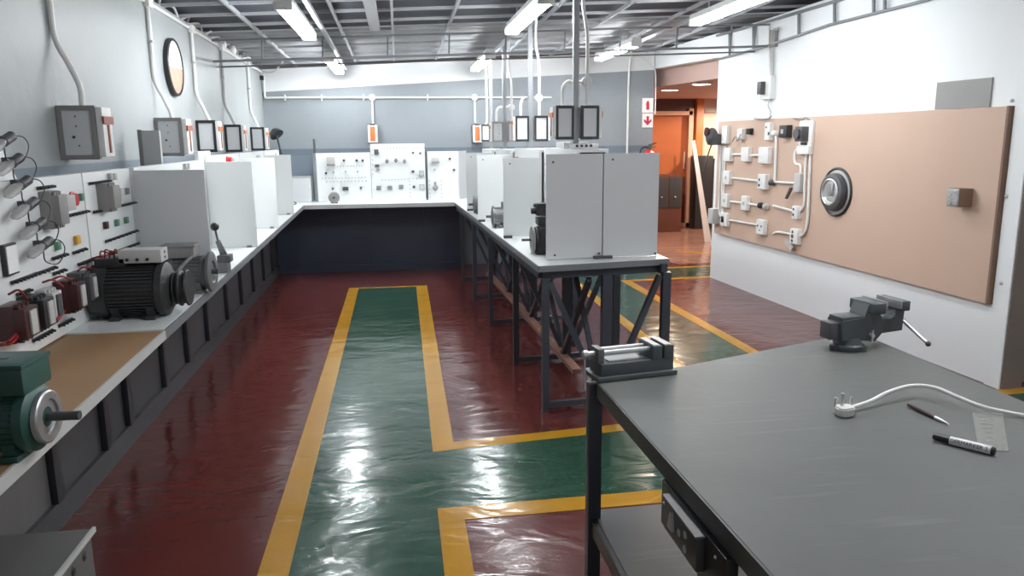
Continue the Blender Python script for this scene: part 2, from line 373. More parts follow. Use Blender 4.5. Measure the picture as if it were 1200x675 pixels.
# foyer beyond the opening
struct('wall_foyer', MB().lohi((3.2, 13.4, 0), (8.5, 13.5, 2.6)), 'pink', 'pale peach far wall of the foyer')
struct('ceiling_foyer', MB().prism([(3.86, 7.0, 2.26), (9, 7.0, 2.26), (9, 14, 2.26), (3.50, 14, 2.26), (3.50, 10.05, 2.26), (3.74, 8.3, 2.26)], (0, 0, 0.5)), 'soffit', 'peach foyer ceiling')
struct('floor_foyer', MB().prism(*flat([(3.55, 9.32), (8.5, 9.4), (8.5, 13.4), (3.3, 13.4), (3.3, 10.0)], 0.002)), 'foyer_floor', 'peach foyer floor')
struct('wall_foyer_right', MB().lohi((8.5, 7, 0), (8.6, 14, 2.6)), 'pink')
struct('trim_18', MB().lohi((3.3, 13.30, 2.0), (5.32, 13.40, 2.26)), 'wood_dark', 'dark brown fanlight above the foyer door')
a = at_y(821, 260, 13.3).x; b = at_y(838, 260, 13.3).x + 0.5
struct('trim_19', MB().lohi((5.44, 13.30, 2.03), (6.6, 13.40, 2.09)), 'wood_dark', 'dark rail on the foyer wall')
struct('trim_20', MB().lohi((5.27, 13.22, 0), (5.40, 13.40, 2.26)), 'wood', 'orange wooden post beside the foyer door')
d = MB().lohi((4.3, 13.24, 0), (4.38, 13.32, 2.05)).lohi((5.14, 13.24, 0), (5.22, 13.32, 2.1)).lohi((4.3, 13.24, 1.98), (5.2, 13.32, 2.05)).lohi((4.3, 13.24, 0), (5.2, 13.32, 0.08))
door = struct('door_1', d, 'peach', 'glazed foyer door with a peach frame')
MB().lohi((4.38, 13.27, 0.08), (5.14, 13.28, 1.98)).build('pane', 'door_glass', door)
MB().lohi((4.2, 13.36, 0.9), (5.27, 13.395, 2.0)).build('back_panel', 'wood', door)
MB().lohi((4.2, 13.36, 0.0), (5.27, 13.395, 0.9)).build('lower_panel', 'wood_dark', door)
MB().cyl((5.06, 13.22, 1.05), (5.06, 13.22, 1.35), 0.015).build('handle', 'chrome', door)

# ================================================================ LAMPS
def fluorescent(name, label):
    t = thing(name, label, 'ceiling light', (0, 0, 0), 'fluorescent battens under the roof')
    h = MB(); h.prism([(-0.055, 0, 0), (0.055, 0, 0), (0.04, 0, 0.05), (-0.04, 0, 0.05)], (0, 1.5, 0)); h.build('housing', 'white_pvc', t)
    for s in (-1, 1):
        MB().cyl((s * 0.032, 0.04, -0.024), (s * 0.032, 1.46, -0.024), 0.018, n=10).build('tube', 'tube', t)
    for y in (0.02, 1.48): MB().lohi((-0.055, y - 0.018, -0.045), (0.055, y + 0.018, 0.0), 0.004).build('end_cap', 'white_pvc', t)
    MB().bar((0, 0.3, 0.05), (0, 0.3, 0.14), 0.01).bar((0, 1.2, 0.05), (0, 1.2, 0.13), 0.01).build('hanger', 'galv', t)
    return t
lamps = [(-0.64, 5.0, 2.42, 'fluorescent light nearest above the left bench'), (-0.625, 8.12, 2.41, 'small far fluorescent light above the left of the aisle'),
         (0.965, 4.95, 2.47, 'fluorescent light above the near end of the centre bench'), (0.98, 8.0, 2.44, 'far fluorescent light above the centre bench'),
         (2.56, 5.05, 2.57, 'fluorescent light nearest the white right wall'), (2.43, 7.75, 2.54, 'far fluorescent light near the opening to the foyer'),
         (0.965, 1.6, 2.53, 'fluorescent light out of view above the steel table'), (2.56, 1.6, 2.60, 'fluorescent light out of view near the end of the white wall')]  # last two are unseen fittings added to light the near end
lamp0 = None
for x, y, z, lab in lamps:
    if lamp0 is None: lamp0 = fluorescent('fluorescent_light', lab); lamp0.location = (x, y, z)
    else: dup(lamp0, (x, y, z), lab)
for x, z, lab in ((-0.63, 2.465, 'grey conduit carrying the left row of lights'), (0.99, 2.52, 'grey conduit carrying the middle row of lights'), (2.55, 2.62, 'grey conduit carrying the right row of lights')):
    o = MB().bar((x + 0.09, 4.4, z + 0.04), (x + 0.08, 9.7, z - 0.03), 0.03, 0.03).build('lighting_conduit', 'galv'); tag(o, lab, 'conduit', 'conduits beside the ceiling lights')
for p, lab, pw in ((at_z(785, 105, 2.255), 'foyer downlight nearer the glazed door', 0.7), (at_z(822, 98, 2.255), 'foyer downlight closer to the white wall', 0.05), (V((6.2, 11.9, 2.255)), 'foyer downlight hidden behind the white wall', 0.9)):  # third one is unseen, added to light the foyer's far wall
    t = thing('downlight', lab, 'ceiling light', p, 'foyer downlights')
    MB().lathe([(0.13, 0.0), (0.13, -0.008), (0.11, -0.012), (0.11, 0.0)], p, (0, 0, 1)).build('trim_ring', 'white_pvc', t)
    MB().cyl(p - V((0, 0, 0.012)), p - V((0, 0, 0.004)), 0.108).build('diffuser', 'down', t)
    ld = bpy.data.lights.new('downlight_lamp', 'SPOT'); ld.energy = DOWNLIGHT_WATTS * pw; ld.color = (1, 0.78, 0.62); ld.spot_size = 3.1; ld.spot_blend = 0.2; ld.shadow_soft_size = 0.1
    lo_ = bpy.data.objects.new('downlight_lamp', ld); COL.objects.link(lo_); lo_.parent = t; lo_.location = (0, 0, -0.03)

# ================================================================ LEFT AND BACK BENCHES
def ex(y): return -0.905 - (y - 1.8) * 0.0226
t = thing('workbench', 'long left workbench with white top, brown end and dark boarded front', 'workbench', (-1.25, 5, 0))
MB().prism([(-1.555, 3.13, 0.84), (ex(3.13), 3.13, 0.84), (ex(9.04), 9.04, 0.84), (-1.555, 9.04, 0.84)], (0, 0, 0.03)).build('worktop', 'white_board', t)
MB().prism([(-1.555, 0.3, 0.835), (ex(0.3), 0.3, 0.835), (ex(3.125), 3.125, 0.835), (-1.555, 3.125, 0.835)], (0, 0, 0.03)).build('hardboard_top', 'hardboard', t)
m = MB(); m.prism([(ex(0.3), 0.3, 0.832), (ex(0.3) + 0.008, 0.3, 0.832), (ex(3.125) + 0.008, 3.125, 0.832), (ex(3.125), 3.125, 0.832)], (0, 0, 0.036)); m.build('edging', 'lgrey', t)
m = MB(); m.prism([(ex(3.13), 3.13, 0.83), (ex(3.13) + 0.008, 3.13, 0.83), (ex(9.05) + 0.008, 9.05, 0.83), (ex(9.05), 9.05, 0.83)], (0, 0, 0.038)); m.build('edging', 'grey_steel', t)
PX = -1.475
bl = [at_x(*p, PX + 0.03).y for p in ((75, 600), (131, 531), (157, 501), (199, 466), (226, 445), (248, 408), (270, 377))]
bl += [bl[-1] + 0.62 * k for k in range(1, 6)]
bl = [y for y in bl if y < 9.5]
MB().lohi((PX - 0.04, 0.3, 0.11), (PX, bl[0], 0.83)).build('front_panel', 'char_grey', t)
MB().lohi((PX - 0.04, bl[0], 0.11), (PX, 9.58, 0.83)).build('front_panel', 'char', t)
for y in bl: MB().lohi((PX, y - 0.035, 0.115), (PX + 0.03, y + 0.035, 0.83), 0.003).build('batten', 'char_dark', t)
MB().lohi((PX - 0.04, 0.3, 0), (PX + 0.02, 9.58, 0.115)).build('kick_rail', 'char', t)

t = thing('workbench', 'back workbench with white top and dark navy front along the back wall', 'workbench', (0, 9.5, 0))
MB().prism([(-1.555, 9.055, 0.835), (1.60, 9.055, 0.835), (1.60, 9.845, 0.835), (-1.555, 9.845, 0.835)], (0, 0, 0.035)).build('worktop', 'white_board', t)
MB().lohi((ex(9.05), 9.045, 0.828), (0.66, 9.057, 0.873)).build('edging', 'edge_grey', t)
MB().lohi((-1.47, 9.60, 0.0), (0.78, 9.64, 0.835)).build('front_panel', 'navy', t)
for px in (434, 500): x = at_y(px, 290, 9.59).x; MB().lohi((x - 0.03, 9.575, 0.05), (x + 0.03, 9.60, 0.835)).build('batten', 'navy', t)
MB().lohi((-1.47, 9.585, 0.0), (0.78, 9.60, 0.08)).build('kick_rail', 'navy', t)

# ================================================================ CENTRE BENCH
t = thing('workbench', 'centre workbench with white top on an open dark steel frame', 'workbench', (1.15, 6.7, 0))
top = [(0.80, 4.34), (1.63, 4.46), (1.50, 9.04), (0.668, 9.04)]
MB().prism([(x, y, 0.845) for x, y in top], (0, 0, 0.027)).build('worktop', 'white_board', t)
def cl(y): return 0.80 - (y - 4.34) * 0.0281 + 0.03
def cr(y): return 1.63 - (y - 4.46) * 0.0284 - 0.04
m = MB()
for a, b in zip(top, top[1:] + top[:1]):
    m.bar((a[0], a[1], 0.852), (b[0], b[1], 0.852), 0.012, 0.036)
m.build('edging', 'grey_steel', t)
m = MB(); m.bar((cl(4.4), 4.41, 0.815), (cr(4.5), 4.50, 0.815), 0.04, 0.06); m.build('end_rail', 'frame', t)
for f in (cl, cr): MB().bar((f(4.4), 4.42, 0.815), (f(9), 9.0, 0.815), 0.04, 0.06).build('side_rail', 'frame', t)
fr = [4.30, 5.27, 6.46, 7.55, 8.62]
for y in fr:
    ya, yb, xm = y, y + 0.1, (cl(y) + cr(y)) / 2
    MB().lohi((cl(y) - 0.02, ya - 0.02, 0), (cl(y) + 0.02, ya + 0.02, 0.80)).build('leg', 'frame', t)
    MB().lohi((cr(y) - 0.025, yb - 0.025, 0), (cr(y) + 0.025, yb + 0.025, 0.80)).build('leg', 'frame', t)
    MB().lohi((xm - 0.03, ya + 0.03, 0.0), (xm + 0.03, ya + 0.08, 0.80)).build('leg', 'frame', t)
    MB().bar((cl(y), ya, 0.035), (cr(y), yb, 0.035), 0.03, 0.035).build('foot_rail', 'frame', t)
    MB().bar((cl(y) + 0.03, ya + 0.02, 0.78), (xm - 0.04, ya + 0.05, 0.1), 0.035, 0.03).build('brace', 'frame', t)
    MB().bar((cr(y) - 0.04, yb, 0.78), (xm + 0.04, ya + 0.06, 0.1), 0.035, 0.03).build('brace', 'frame', t)
for a, b in zip(fr, fr[1:]):
    xm = 1.17 - (a - 4.3) * 0.028
    MB().bar((xm - 0.04, a + 0.15, 0.76), (xm - 0.05, b - 0.1, 0.08), 0.03, 0.035).build('brace', 'frame', t)
    MB().bar((xm + 0.03, a + 0.15, 0.08), (xm + 0.02, b - 0.1, 0.76), 0.03, 0.035).build('brace', 'frame', t)
MB().bar((1.13, 4.75, 0.09), (1.0, 8.6, 0.09), 0.06, 0.03).build('floor_plank', 'plank', t)
MB().bar((cl(4.4) + 0.42, 4.5, 0.8), (cl(8.9) + 0.42, 8.9, 0.8), 0.05, 0.06).build('centre_rail', 'frame', t)

# ================================================================ FRONT STEEL TABLE
t = thing('steel_table', 'large grey steel work table in the foreground with a lower shelf', 'table', (1.15, 1.4, 0))
tp = [(0.625, 0.25), (0.585, 2.17), (1.02, 2.335), (1.52, 2.525), (1.70, 2.59), (1.70, 0.25)]
MB().prism([(x, y, 0.845) for x, y in tp], (0, 0, 0.025)).build('tabletop', 'table_top', t)
m = MB()
for a, b in zip(tp, tp[1:] + tp[:1]): m.bar((a[0], a[1], 0.846), (b[0], b[1], 0.846), 0.012, 0.046)
m.build('edging', 'char', t)
m = MB(); m.bar((0.665, 0.3, 0.80), (0.64, 2.15, 0.80), 0.03, 0.05); m.build('apron', 'char_dark', t)
for x, y in ((0.588, 2.235), (1.66, 2.52), (0.655, 1.47), (1.66, 0.4), (0.64, 0.4)):
    MB().lohi((x - 0.021, y - 0.021, 0), (x + 0.021, y + 0.021, 0.85), 0.003).build('leg', 'frame', t)
MB().prism([(0.602, 0.4, 0.378), (0.594, 2.27, 0.378), (1.66, 2.29, 0.378), (1.66, 0.4, 0.378)], (0, 0, 0.024)).build('shelf', 'char_grey', t)
MB().bar((0.600, 0.4, 0.375), (0.592, 2.26, 0.375), 0.03, 0.05).build('shelf_rail', 'char', t)

# socket outlet under the edge of the table
t = thing('socket_outlet', 'black wall socket plate fixed under the front table edge', 'socket', (0.57, 1.42, 0.75))
MB().lohi((0.585, 1.245, 0.712), (0.612, 1.60, 0.821), 0.003).build('back_plate', 'black', t)
MB().lohi((0.568, 1.345, 0.735), (0.588, 1.535, 0.812), 0.004).build('socket_face', 'dgrey', t)
MB().lohi((0.564, 1.343, 0.811), (0.586, 1.537, 0.815)).build('lip', 'mgrey', t)
MB().prism([(0.568, 1.468, 0.758), (0.568, 1.498, 0.758), (0.568, 1.485, 0.798), (0.568, 1.475, 0.798)], (-0.006, 0, 0)).build('rocker', 'lgrey', t)  # pale wedge stands for light reflected in the keyhole
for y, z in ((1.44, 0.772), (1.405, 0.786), (1.405, 0.754)):
    MB().lathe([(0.0085, 0), (0.0085, 0.002), (0.005, 0.002), (0.005, 0.0005)], (0.5685, y, z), (-1, 0, 0), 16).build('pin_hole', 'lgrey', t)
for y, z in ((1.29, 0.80), (1.58, 0.77)): MB().sphere((0.585, y, z), 0.004, 8).build('screw', 'chrome', t)

# drill press vise at the table corner
VB = at_z(744, 440, 0.872); ang = math.radians(9)
rot = Matrix.Rotation(ang, 3, 'Z'); c0 = V((0.705, 2.245, 0.871))
def lv(x, y, z): return c0 + rot @ V((x, y, z))
t = thing('drill_vise', 'flat grey drill press vise on the near left corner of the steel table', 'vise', c0)
m = MB(); m.box(lv(0, 0, 0.006), (0.285, 0.12, 0.012), rot, 0.002); m.box(lv(0.005, 0, 0.026), (0.26, 0.092, 0.034), rot, 0.003); m.build('base', 'vise', t)
MB().box(lv(-0.03, 0.0, 0.0445), (0.12, 0.055, 0.003), rot).build('slide', 'steel', t)
m = MB(); m.box(lv(0.115, 0, 0.060), (0.035, 0.10, 0.036), rot, 0.003); m.build('fixed_jaw', 'vise', t)
MB().box(lv(0.108, 0, 0.079), (0.02, 0.10, 0.004), rot).build('jaw_plate', 'lgrey', t)
m = MB(); m.box(lv(0.073, 0, 0.060), (0.034, 0.10, 0.036), rot, 0.003); m.build('moving_jaw', 'vise', t)
MB().box(lv(0.070, 0, 0.079), (0.022, 0.10, 0.004), rot).build('jaw_plate', 'lgrey', t)
MB().box(lv(-0.118, 0, 0.060), (0.022, 0.06, 0.038), rot, 0.003).build('screw_bracket', 'cast_grey', t)
for y in (-0.02, 0.02): MB().cyl(lv(-0.12, y, 0.066), lv(0.06, y, 0.066), 0.0075, n=12).build('guide_rod', 'chrome', t)
m = MB().cyl(lv(-0.172, 0, 0.062), lv(-0.11, 0, 0.062), 0.008, n=12).cyl(lv(-0.17, 0, 0.062), lv(-0.155, 0, 0.062), 0.012, n=12); m.build('screw', 'chrome', t)
MB().cyl(lv(-0.163, 0.0, 0.07), lv(-0.163, -0.005, -0.03), 0.0035, n=8).build('handle', 'chrome', t)

t.scale = (0.95, 1.0, 1.22)
# bench vise
c0 = V((1.575, 2.40, 0.870)); rot = Matrix.Rotation(math.radians(7), 3, 'Z')
t = thing('bench_vise', 'dark grey bench vise with chrome handle at the far corner of the steel table', 'vise', c0)
def ob_(pts, d):   # profile (x, z) extruded by d in local y
    return [lv(x, -d / 2, z) for x, z in pts], rot @ V((0, d, 0))
m = MB(); m.lathe([(0.058, 0), (0.061, 0.006), (0.060, 0.018), (0.052, 0.024), (0.048, 0.045)], lv(-0.045, 0, 0), (0, 0, 1), 36)
for a in (60, 180, 300): m.cyl(lv(-0.045 + 0.055 * math.cos(math.radians(a)), 0.055 * math.sin(math.radians(a)), 0), lv(-0.045 + 0.055 * math.cos(math.radians(a)), 0.055 * math.sin(math.radians(a)), 0.018), 0.018, n=16)
m.build('swivel_base', 'vise', t)
m = MB(); m.prism(*ob_([(-0.10, 0.045), (0.045, 0.03), (0.075, 0.06), (0.075, 0.105), (0.06, 0.125), (0.055, 0.16), (0.035, 0.172), (0.005, 0.165), (-0.012, 0.118), (-0.105, 0.112)], 0.085))
m.box(lv(0.035, 0, 0.152), (0.055, 0.135, 0.038), rot, 0.006); m.build('fixed_body', 'vise', t)
MB().box(lv(-0.055, 0, 0.118), (0.10, 0.075, 0.012), rot, 0.003).build('anvil', 'vise', t)
MB().box(lv(-0.122, 0, 0.075), (0.05, 0.06, 0.06), rot, 0.004).build('slide_bar', 'dgrey', t)
m = MB(); m.prism(*ob_([(0.07, 0.055), (0.17, 0.06), (0.175, 0.15), (0.165, 0.165), (0.14, 0.165), (0.132, 0.115), (0.115, 0.105), (0.07, 0.105)], 0.07))
m.box(lv(0.152, 0, 0.155), (0.035, 0.135, 0.036), rot, 0.005); m.build('moving_jaw', 'vise', t)
MB().box(lv(0.066, 0, 0.160), (0.008, 0.13, 0.03), rot, 0.001).build('jaw_plate', 'steel', t)
MB().box(lv(0.132, 0, 0.160), (0.008, 0.13, 0.03), rot, 0.001).build('jaw_plate', 'steel', t)
MB().cyl(lv(0.17, 0, 0.09), lv(0.205, 0, 0.09), 0.013, n=16).build('screw_head', 'chrome', t)
h = MB().cyl(lv(0.193, 0.02, 0.10), lv(0.205, -0.13, 0.03), 0.006, n=12).build('handle', 'chrome', t)
for q in (lv(0.205, -0.13, 0.03), lv(0.193, 0.02, 0.10)): MB().sphere(q, 0.010).build('handle_knob', 'dgrey', h)
MB().cyl(lv(0.02, -0.06, 0.055), lv(0.02, -0.04, 0.055), 0.008, n=12).cyl(lv(0.02, -0.055, 0.03), lv(0.02, -0.055, 0.075), 0.004, n=8).build('swivel_clamp', 'chrome', t)

t.scale = (0.92, 0.92, 0.98)
# plug and its cable
P = at_z(990, 486, 0.871)
t = thing('mains_plug', 'white three pin plug with its white cable lying on the steel table', 'plug', P)
m = MB(); m.prism([P + V((x, y, 0)) for x, y in ((-0.026, -0.016), (-0.012, -0.024), (0.018, -0.018), (0.026, 0.0), (0.018, 0.02), (-0.018, 0.022), (-0.028, 0.008))], (0, 0, 0.024))
bmesh.ops.bevel(m.bm, geom=list(m.bm.edges), offset=0.004, segments=2, affect='EDGES'); m.build('plug_body', 'white_pvc', t)
MB().cyl(P + V((-0.006, 0.006, 0.02)), P + V((-0.006, 0.006, 0.058)), 0.0045, n=12).build('pin', 'chrome', t)
for dx, dy in ((0.02, 0.008), (-0.022, 0.012)): MB().cyl(P + V((dx, dy, 0.02)), P + V((dx, dy, 0.045)), 0.0035, n=12).build('pin', 'chrome', t)
cab = [P + V((0.015, 0.005, 0.013)), P + V((0.04, 0.02, 0.014))] + [at_z(*p, z) for p, z in (((1020, 470), 0.888), ((1042, 459), 0.90), ((1068, 452), 0.905), ((1095, 454), 0.905), ((1120, 464), 0.90), ((1150, 476), 0.89), ((1180, 483), 0.882), ((1205, 488), 0.876), ((1260, 500), 0.875))]
MB().tube(cab, 0.0052, 8, 6).build('cable', 'white_pvc', t)

# pen, marker, sachet
a, b = at_z(1064, 474, 0.877), at_z(1112, 497, 0.875); d = (b - a)
t = thing('ballpoint_pen', 'dark red pen with a silver tip lying on the steel table', 'pen', a)
MB().lathe([(0.0, 0), (0.004, 0.001), (0.0055, d.length * 0.2), (0.006, d.length * 0.55), (0.005, d.length * 0.68)], a, d, 14).build('barrel', 'maroon', t)
MB().lathe([(0.005, 0), (0.0045, d.length * 0.12), (0.001, d.length * 0.32)], a + d * 0.68, d, 14).build('tip', 'chrome', t)
a, b = at_z(1094, 511, 0.8805), at_z(1166, 529, 0.8805); d = (b - a); n_ = d.normalized(); L_ = d.length
t = thing('whiteboard_marker', 'thick marker with black cap and white printed barrel on the steel table', 'marker', a)
MB().lathe([(0.0, 0.0), (0.0075, 0.0), (0.0085, 0.004), (0.0095, L_ * 0.26), (0.0095, L_ * 0.28)], a, d, 24).build('cap', 'black', t)
MB().lathe([(0.0098, 0.0), (0.0100, 0.003), (0.0100, L_ * 0.66), (0.0098, L_ * 0.665)], a + d * 0.28, d, 24).build('barrel', 'white_sign', t)
MB().lathe([(0.0098, 0.0), (0.0098, L_ * 0.045), (0.007, L_ * 0.06), (0, L_ * 0.06)], a + d * 0.945, d, 24).build('end_plug', 'black', t)
fc = bpy.data.curves.new('lettering', 'FONT'); fc.body = 'GERMARKER 2'; fc.size = 0.0125; fc.align_x = 'CENTER'; fc.align_y = 'CENTER'; fc.extrude = 0.0002; fc.materials.append(M['black'])
fo = bpy.data.objects.new('lettering', fc); COL.objects.link(fo); fo.parent = t
toc = (EYE - (a + d * 0.6)); toc = (toc - n_ * toc.dot(n_)).normalized(); upv = toc.cross(n_)
mm = Matrix((n_, upv, toc)).transposed().to_4x4(); mm.translation = d * 0.60 + toc * 0.0101
bpy.context.view_layer.update()
lm = bpy.data.meshes.new_from_object(fo.evaluated_get(bpy.context.evaluated_depsgraph_get()))
bpy.data.objects.remove(fo); fo = bpy.data.objects.new('lettering', lm); COL.objects.link(fo); fo.parent = t
if not lm.materials: lm.materials.append(M['black'])
fo.matrix_local = mm
q = [at_z(*p, 0.8712) for p in ((1139, 484), (1175, 486), (1182, 529), (1147, 528))]
t = thing('plastic_sachet', 'small clear plastic sachet with faint printing on the steel table', 'packet', q[0])
MB().prism(q, (0, 0, 0.0016)).build('film', 'film', t)
for k in range(7):
    f = 0.1 + k * 0.11; w = (0.5, 0.55, 0.62, 0.5, 0.42, 0.34, 0.2)[k]
    A = q[0].lerp(q[3], f); B = q[1].lerp(q[2], f); c = A.lerp(B, 0.14 + 0.03 * k); e = A.lerp(B, 0.14 + 0.03 * k + w * 0.75)
    MB().bar(c + V((0, 0, 0.0018)), e + V((0, 0, 0.0018)), 0.0035, 0.0005).build('print_line', 'mgrey', t)

# ================================================================ LEFT TRAINER BOARDS
BX = -1.29
def bp(px, py, off=0.0): return at_x(px, py, BX + off)
def strip(px0, py0, px1, py1, par, knobs=9, h=0.012, m='black'):
    a, b = bp(px0, py0), bp(px1, py1); mb = MB(); zc = (a.z + b.z) / 2; a.z = b.z = zc
    mb.bar(a + V((0.006, 0, 0)), b + V((0.006, 0, 0)), h * 0.5, 0.012)
    for k in range(knobs):
        p = a.lerp(b, (k + 0.5) / knobs); mb.cyl(p, p + V((0.022, 0, 0)), h * 0.42, n=8)
    return mb.build('terminal_strip', m, par)
def rnd_button(px, py, m, par, r=0.018, name='push_button'):
    p = bp(px, py); b = MB().lathe([(r * 1.25, 0), (r * 1.25, 0.006), (r, 0.008), (r * 0.95, 0.02), (0, 0.022)], p, (1, 0, 0), 18); return b.build(name, m, par)
def sq_button(px, py, m, par, w=0.028):
    p = bp(px, py); mb = MB(); mb.box(p + V((0.008, 0, 0)), (0.016, w, w), None, 0.003); o = mb.build('push_button', m, par); return o
def contactor(px, py, w, h, dpt, m, par, front='lgrey', face=True):
    p = bp(px, py); mb = MB(); mb.box(p + V((dpt / 2, 0, 0)), (dpt, w, h), None, 0.005)
    mb.box(p + V((dpt * 0.3, 0, 0)), (dpt * 0.6, w * 1.05, h * 1.25), None, 0.004)
    for k in range(3):
        for s in (-1, 1): mb.cyl(p + V((dpt * 0.55, (k - 1) * w * 0.3, s * h * 0.55)), p + V((dpt * 0.75, (k - 1) * w * 0.3, s * h * 0.55)), w * 0.1, n=8)
    o = mb.build('contactor', m, par)
    if face: MB().box(p + V((dpt + 0.003, w * 0.0, 0)), (0.008, w * 0.45, h * 0.8), None, 0.002).build('face_plate', front, o)
    return o
ys = bp(96, 205).y
def board(lab, y0, y1, z1, z0=0.872, th=0.05):
    t = thing('trainer_board', lab, 'trainer board', (BX - th / 2, (y0 + y1) / 2, z0), 'white trainer boards standing on the left bench')
    MB().lohi((BX - th, y0 + 0.007, z0), (BX, y1 - 0.007, z1), 0.002).build('panel', 'white_board', t); return t

# nearest board with the tubular lamps
yn = bp(21, 211).y
t = thing('lamp_board', 'white board at the left edge carrying grey lamp holders with clear tubular bulbs', 'trainer board', (BX, yn - 0.35, 0.872))
q0, q1 = bp(21, 212), bp(-4, 148)
MB().prism([(BX, yn - 0.9, 1.477), (BX, yn - 0.003, 1.477), (BX - 0.02, yn - 0.10, q1.z), (BX - 0.02, yn - 0.9, q1.z)], (-0.03, 0, 0)).build('panel', 'white_board', t)
lamp_board = t
t = None
for k, (px, py, dx) in enumerate(((4, 166, 1), (14, 191, 1), (24, 217, 1), (32, 242, 1), (42, 266, 1), (50, 288, 1))):
    if k == 2: t = board('white trainer board with red emergency button and four tubular bulbs', yn - 0.9, ys, 1.475)
    if k < 2: t = lamp_board
    p = bp(px, py, 0.04); d = V((0, 1, 0.30 - 0.02 * k)).normalized()
    hd = MB().cyl(p - d * 0.005, p + d * 0.06, 0.017, n=16).cyl(p + d * 0.055, p + d * 0.07, 0.011, n=12).bar(p + d * 0.03, p + d * 0.03 + V((-0.04, 0, 0)), 0.02).build('lamp_holder', 'dgrey', t)
    MB().lathe([(0, -0.115), (0.008, -0.112), (0.017, -0.09), (0.019, -0.05), (0.014, -0.005), (0.012, 0.0)], p, d, 16).build('bulb', 'glass', hd)
    MB().bar(p - d * 0.02, p - d * 0.09, 0.006).build('filament', 'dgrey', hd)
    MB().tube([p + d * 0.07, p + d * 0.10 + V((0.02, 0, -0.015)), p + d * 0.105 + V((0.03, 0, -0.05)), p + d * 0.06 + V((0.02, 0, -0.085)), p + d * 0.01 + V((0.0, 0, -0.06)), p + V((0, 0, -0.02))], 0.0022, 6).build('wire', 'black', hd)

for s in ((62, 257, 101, 247, 10), (11, 330, 42, 322, 7), (44, 319, 63, 314, 4), (60, 302, 76, 299, 4), (84, 296, 99, 292, 3), (90, 309, 109, 304, 5), (61, 320, 74, 317, 3), (18, 345, 33, 340, 4), (37, 397, 60, 389, 6), (67, 381, 83, 375, 4), (42, 221, 60, 218, 5)):
    strip(*s[:4], t, s[4])
contactor(52, 246, 0.075, 0.11, 0.07, 'mgrey', t, face=False)
p = bp(70, 238); MB().box(p + V((0.02, 0, 0)), (0.04, 0.10, 0.06), None, 0.004).build('relay', 'lgrey', t)
rnd_button(84, 234, 'red', t, 0.026, 'emergency_button'); sq_button(93, 231, 'greenb', t, 0.03)
sq_button(88, 281, 'yellowb', t, 0.034); sq_button(65, 288, 'greenb', t, 0.032)
p = bp(8, 304); mb = MB().box(p + V((0.008, 0, 0)), (0.016, 0.085, 0.105), None, 0.003); g_ = mb.build('meter', 'black', t); MB().box(p + V((0.017, 0, 0)), (0.004, 0.07, 0.09)).build('meter_face', 'white_sign', g_)
for px, py, mm_, w in ((6, 378, 'maroon', 0.10), (28, 367, 'black', 0.085), (69, 347, 'maroon', 0.085), (84, 337, 'dgrey', 0.07)):
    contactor(px, py, w, 0.10, 0.085, mm_, t)
contactor(48, 358, 0.075, 0.10, 0.06, 'lgrey', t, 'dgrey')
for k, (a, b, c) in enumerate((((0, 402), (10, 400), (22, 388)), ((0, 405), (14, 402), (26, 386)), ((24, 398), (38, 393), (46, 380)), ((58, 376), (66, 374), (72, 364)), ((60, 380), (68, 376), (76, 364)), ((10, 345), (22, 340), (32, 350)), ((50, 331), (62, 328), (74, 336)), ((60, 328), (72, 324), (84, 328)), ((90, 318), (98, 313), (108, 315)))):
    MB().tube([bp(*a, 0.02), bp(*b, 0.06), bp(*c, 0.05)], 0.004, 6).build('wire', 'wire_red', t)

y2 = 4.03
t = board('white trainer board with three small square buttons left of the first divider', ys, y2, 1.475)
for s in ((103, 215, 127, 212, 8), (108, 248, 157, 238, 14), (122, 281, 160, 272, 8), (120, 297, 165, 287, 9)): strip(*s[:4], t, s[4], 0.009)
contactor(118, 231, 0.085, 0.10, 0.07, 'mgrey', t, face=False)
for px, py in ((129, 230), (136, 228)): p = bp(px, py); MB().box(p + V((0.015, 0, 0)), (0.03, 0.05, 0.06), None, 0.004).build('relay', 'lgrey', t)
for px, py in ((142, 225), (147, 224)): sq_button(px, py, 'mgrey', t, 0.03)
sq_button(122, 264, 'maroon', t, 0.032); sq_button(135, 261, 'greenb', t, 0.03); sq_button(146, 258, 'greenb', t, 0.03)
for px, py in ((127, 207), (132, 207)): sq_button(px, py, 'lgrey', t, 0.03)
for k in range(3): MB().tube([bp(108 + 6 * k, 303 - 2 * k, 0.02), bp(120 + 4 * k, 300, 0.06), bp(130, 303, 0.05)], 0.004, 6).build('wire', 'wire_red', t)

pys = [4.06, 5.56, 6.75, 8.0]
lab = ['white trainer board behind the first grey divider', 'white trainer board with a red button behind the second divider', 'white trainer board behind the third divider', 'farthest white trainer board on the left bench']
for k in range(4):
    y0, y1 = pys[k] + 0.03, (pys[k + 1] - 0.02 if k < 3 else 9.0)
    t = board(lab[k], y0, y1, 1.50 if k else 1.475)
    ym = (y0 + y1) / 2
    mb = MB()
    for j in range(8): mb.cyl((BX, y0 + 0.12 + j * 0.04, 1.44), (BX + 0.02, y0 + 0.12 + j * 0.04, 1.44), 0.007, n=8)
    mb.build('terminal_strip', 'black', t)
    if k == 1: MB().lathe([(0.03, 0), (0.03, 0.01), (0.024, 0.012), (0.026, 0.035), (0, 0.038)], (BX, ym + 0.1, 1.455), (1, 0, 0), 18).build('emergency_button', 'red', t)
    for j in range(2): MB().box((BX + 0.01, ym + 0.2 + 0.07 * j, 1.45), (0.02, 0.035, 0.035), None, 0.003).build('push_button', 'lgrey', t)
p = at_x(235, 186, -1.33)
o = MB().box(p + V((-0.02, 0, -0.0)), (0.03, 0.34, 0.06), None, 0.003).build('board_extension', 'white_board', None)
tag(o, 'small white panel standing up above the trainer boards', 'panel')
o.location.z = 1.475; o.location.x = -1.315

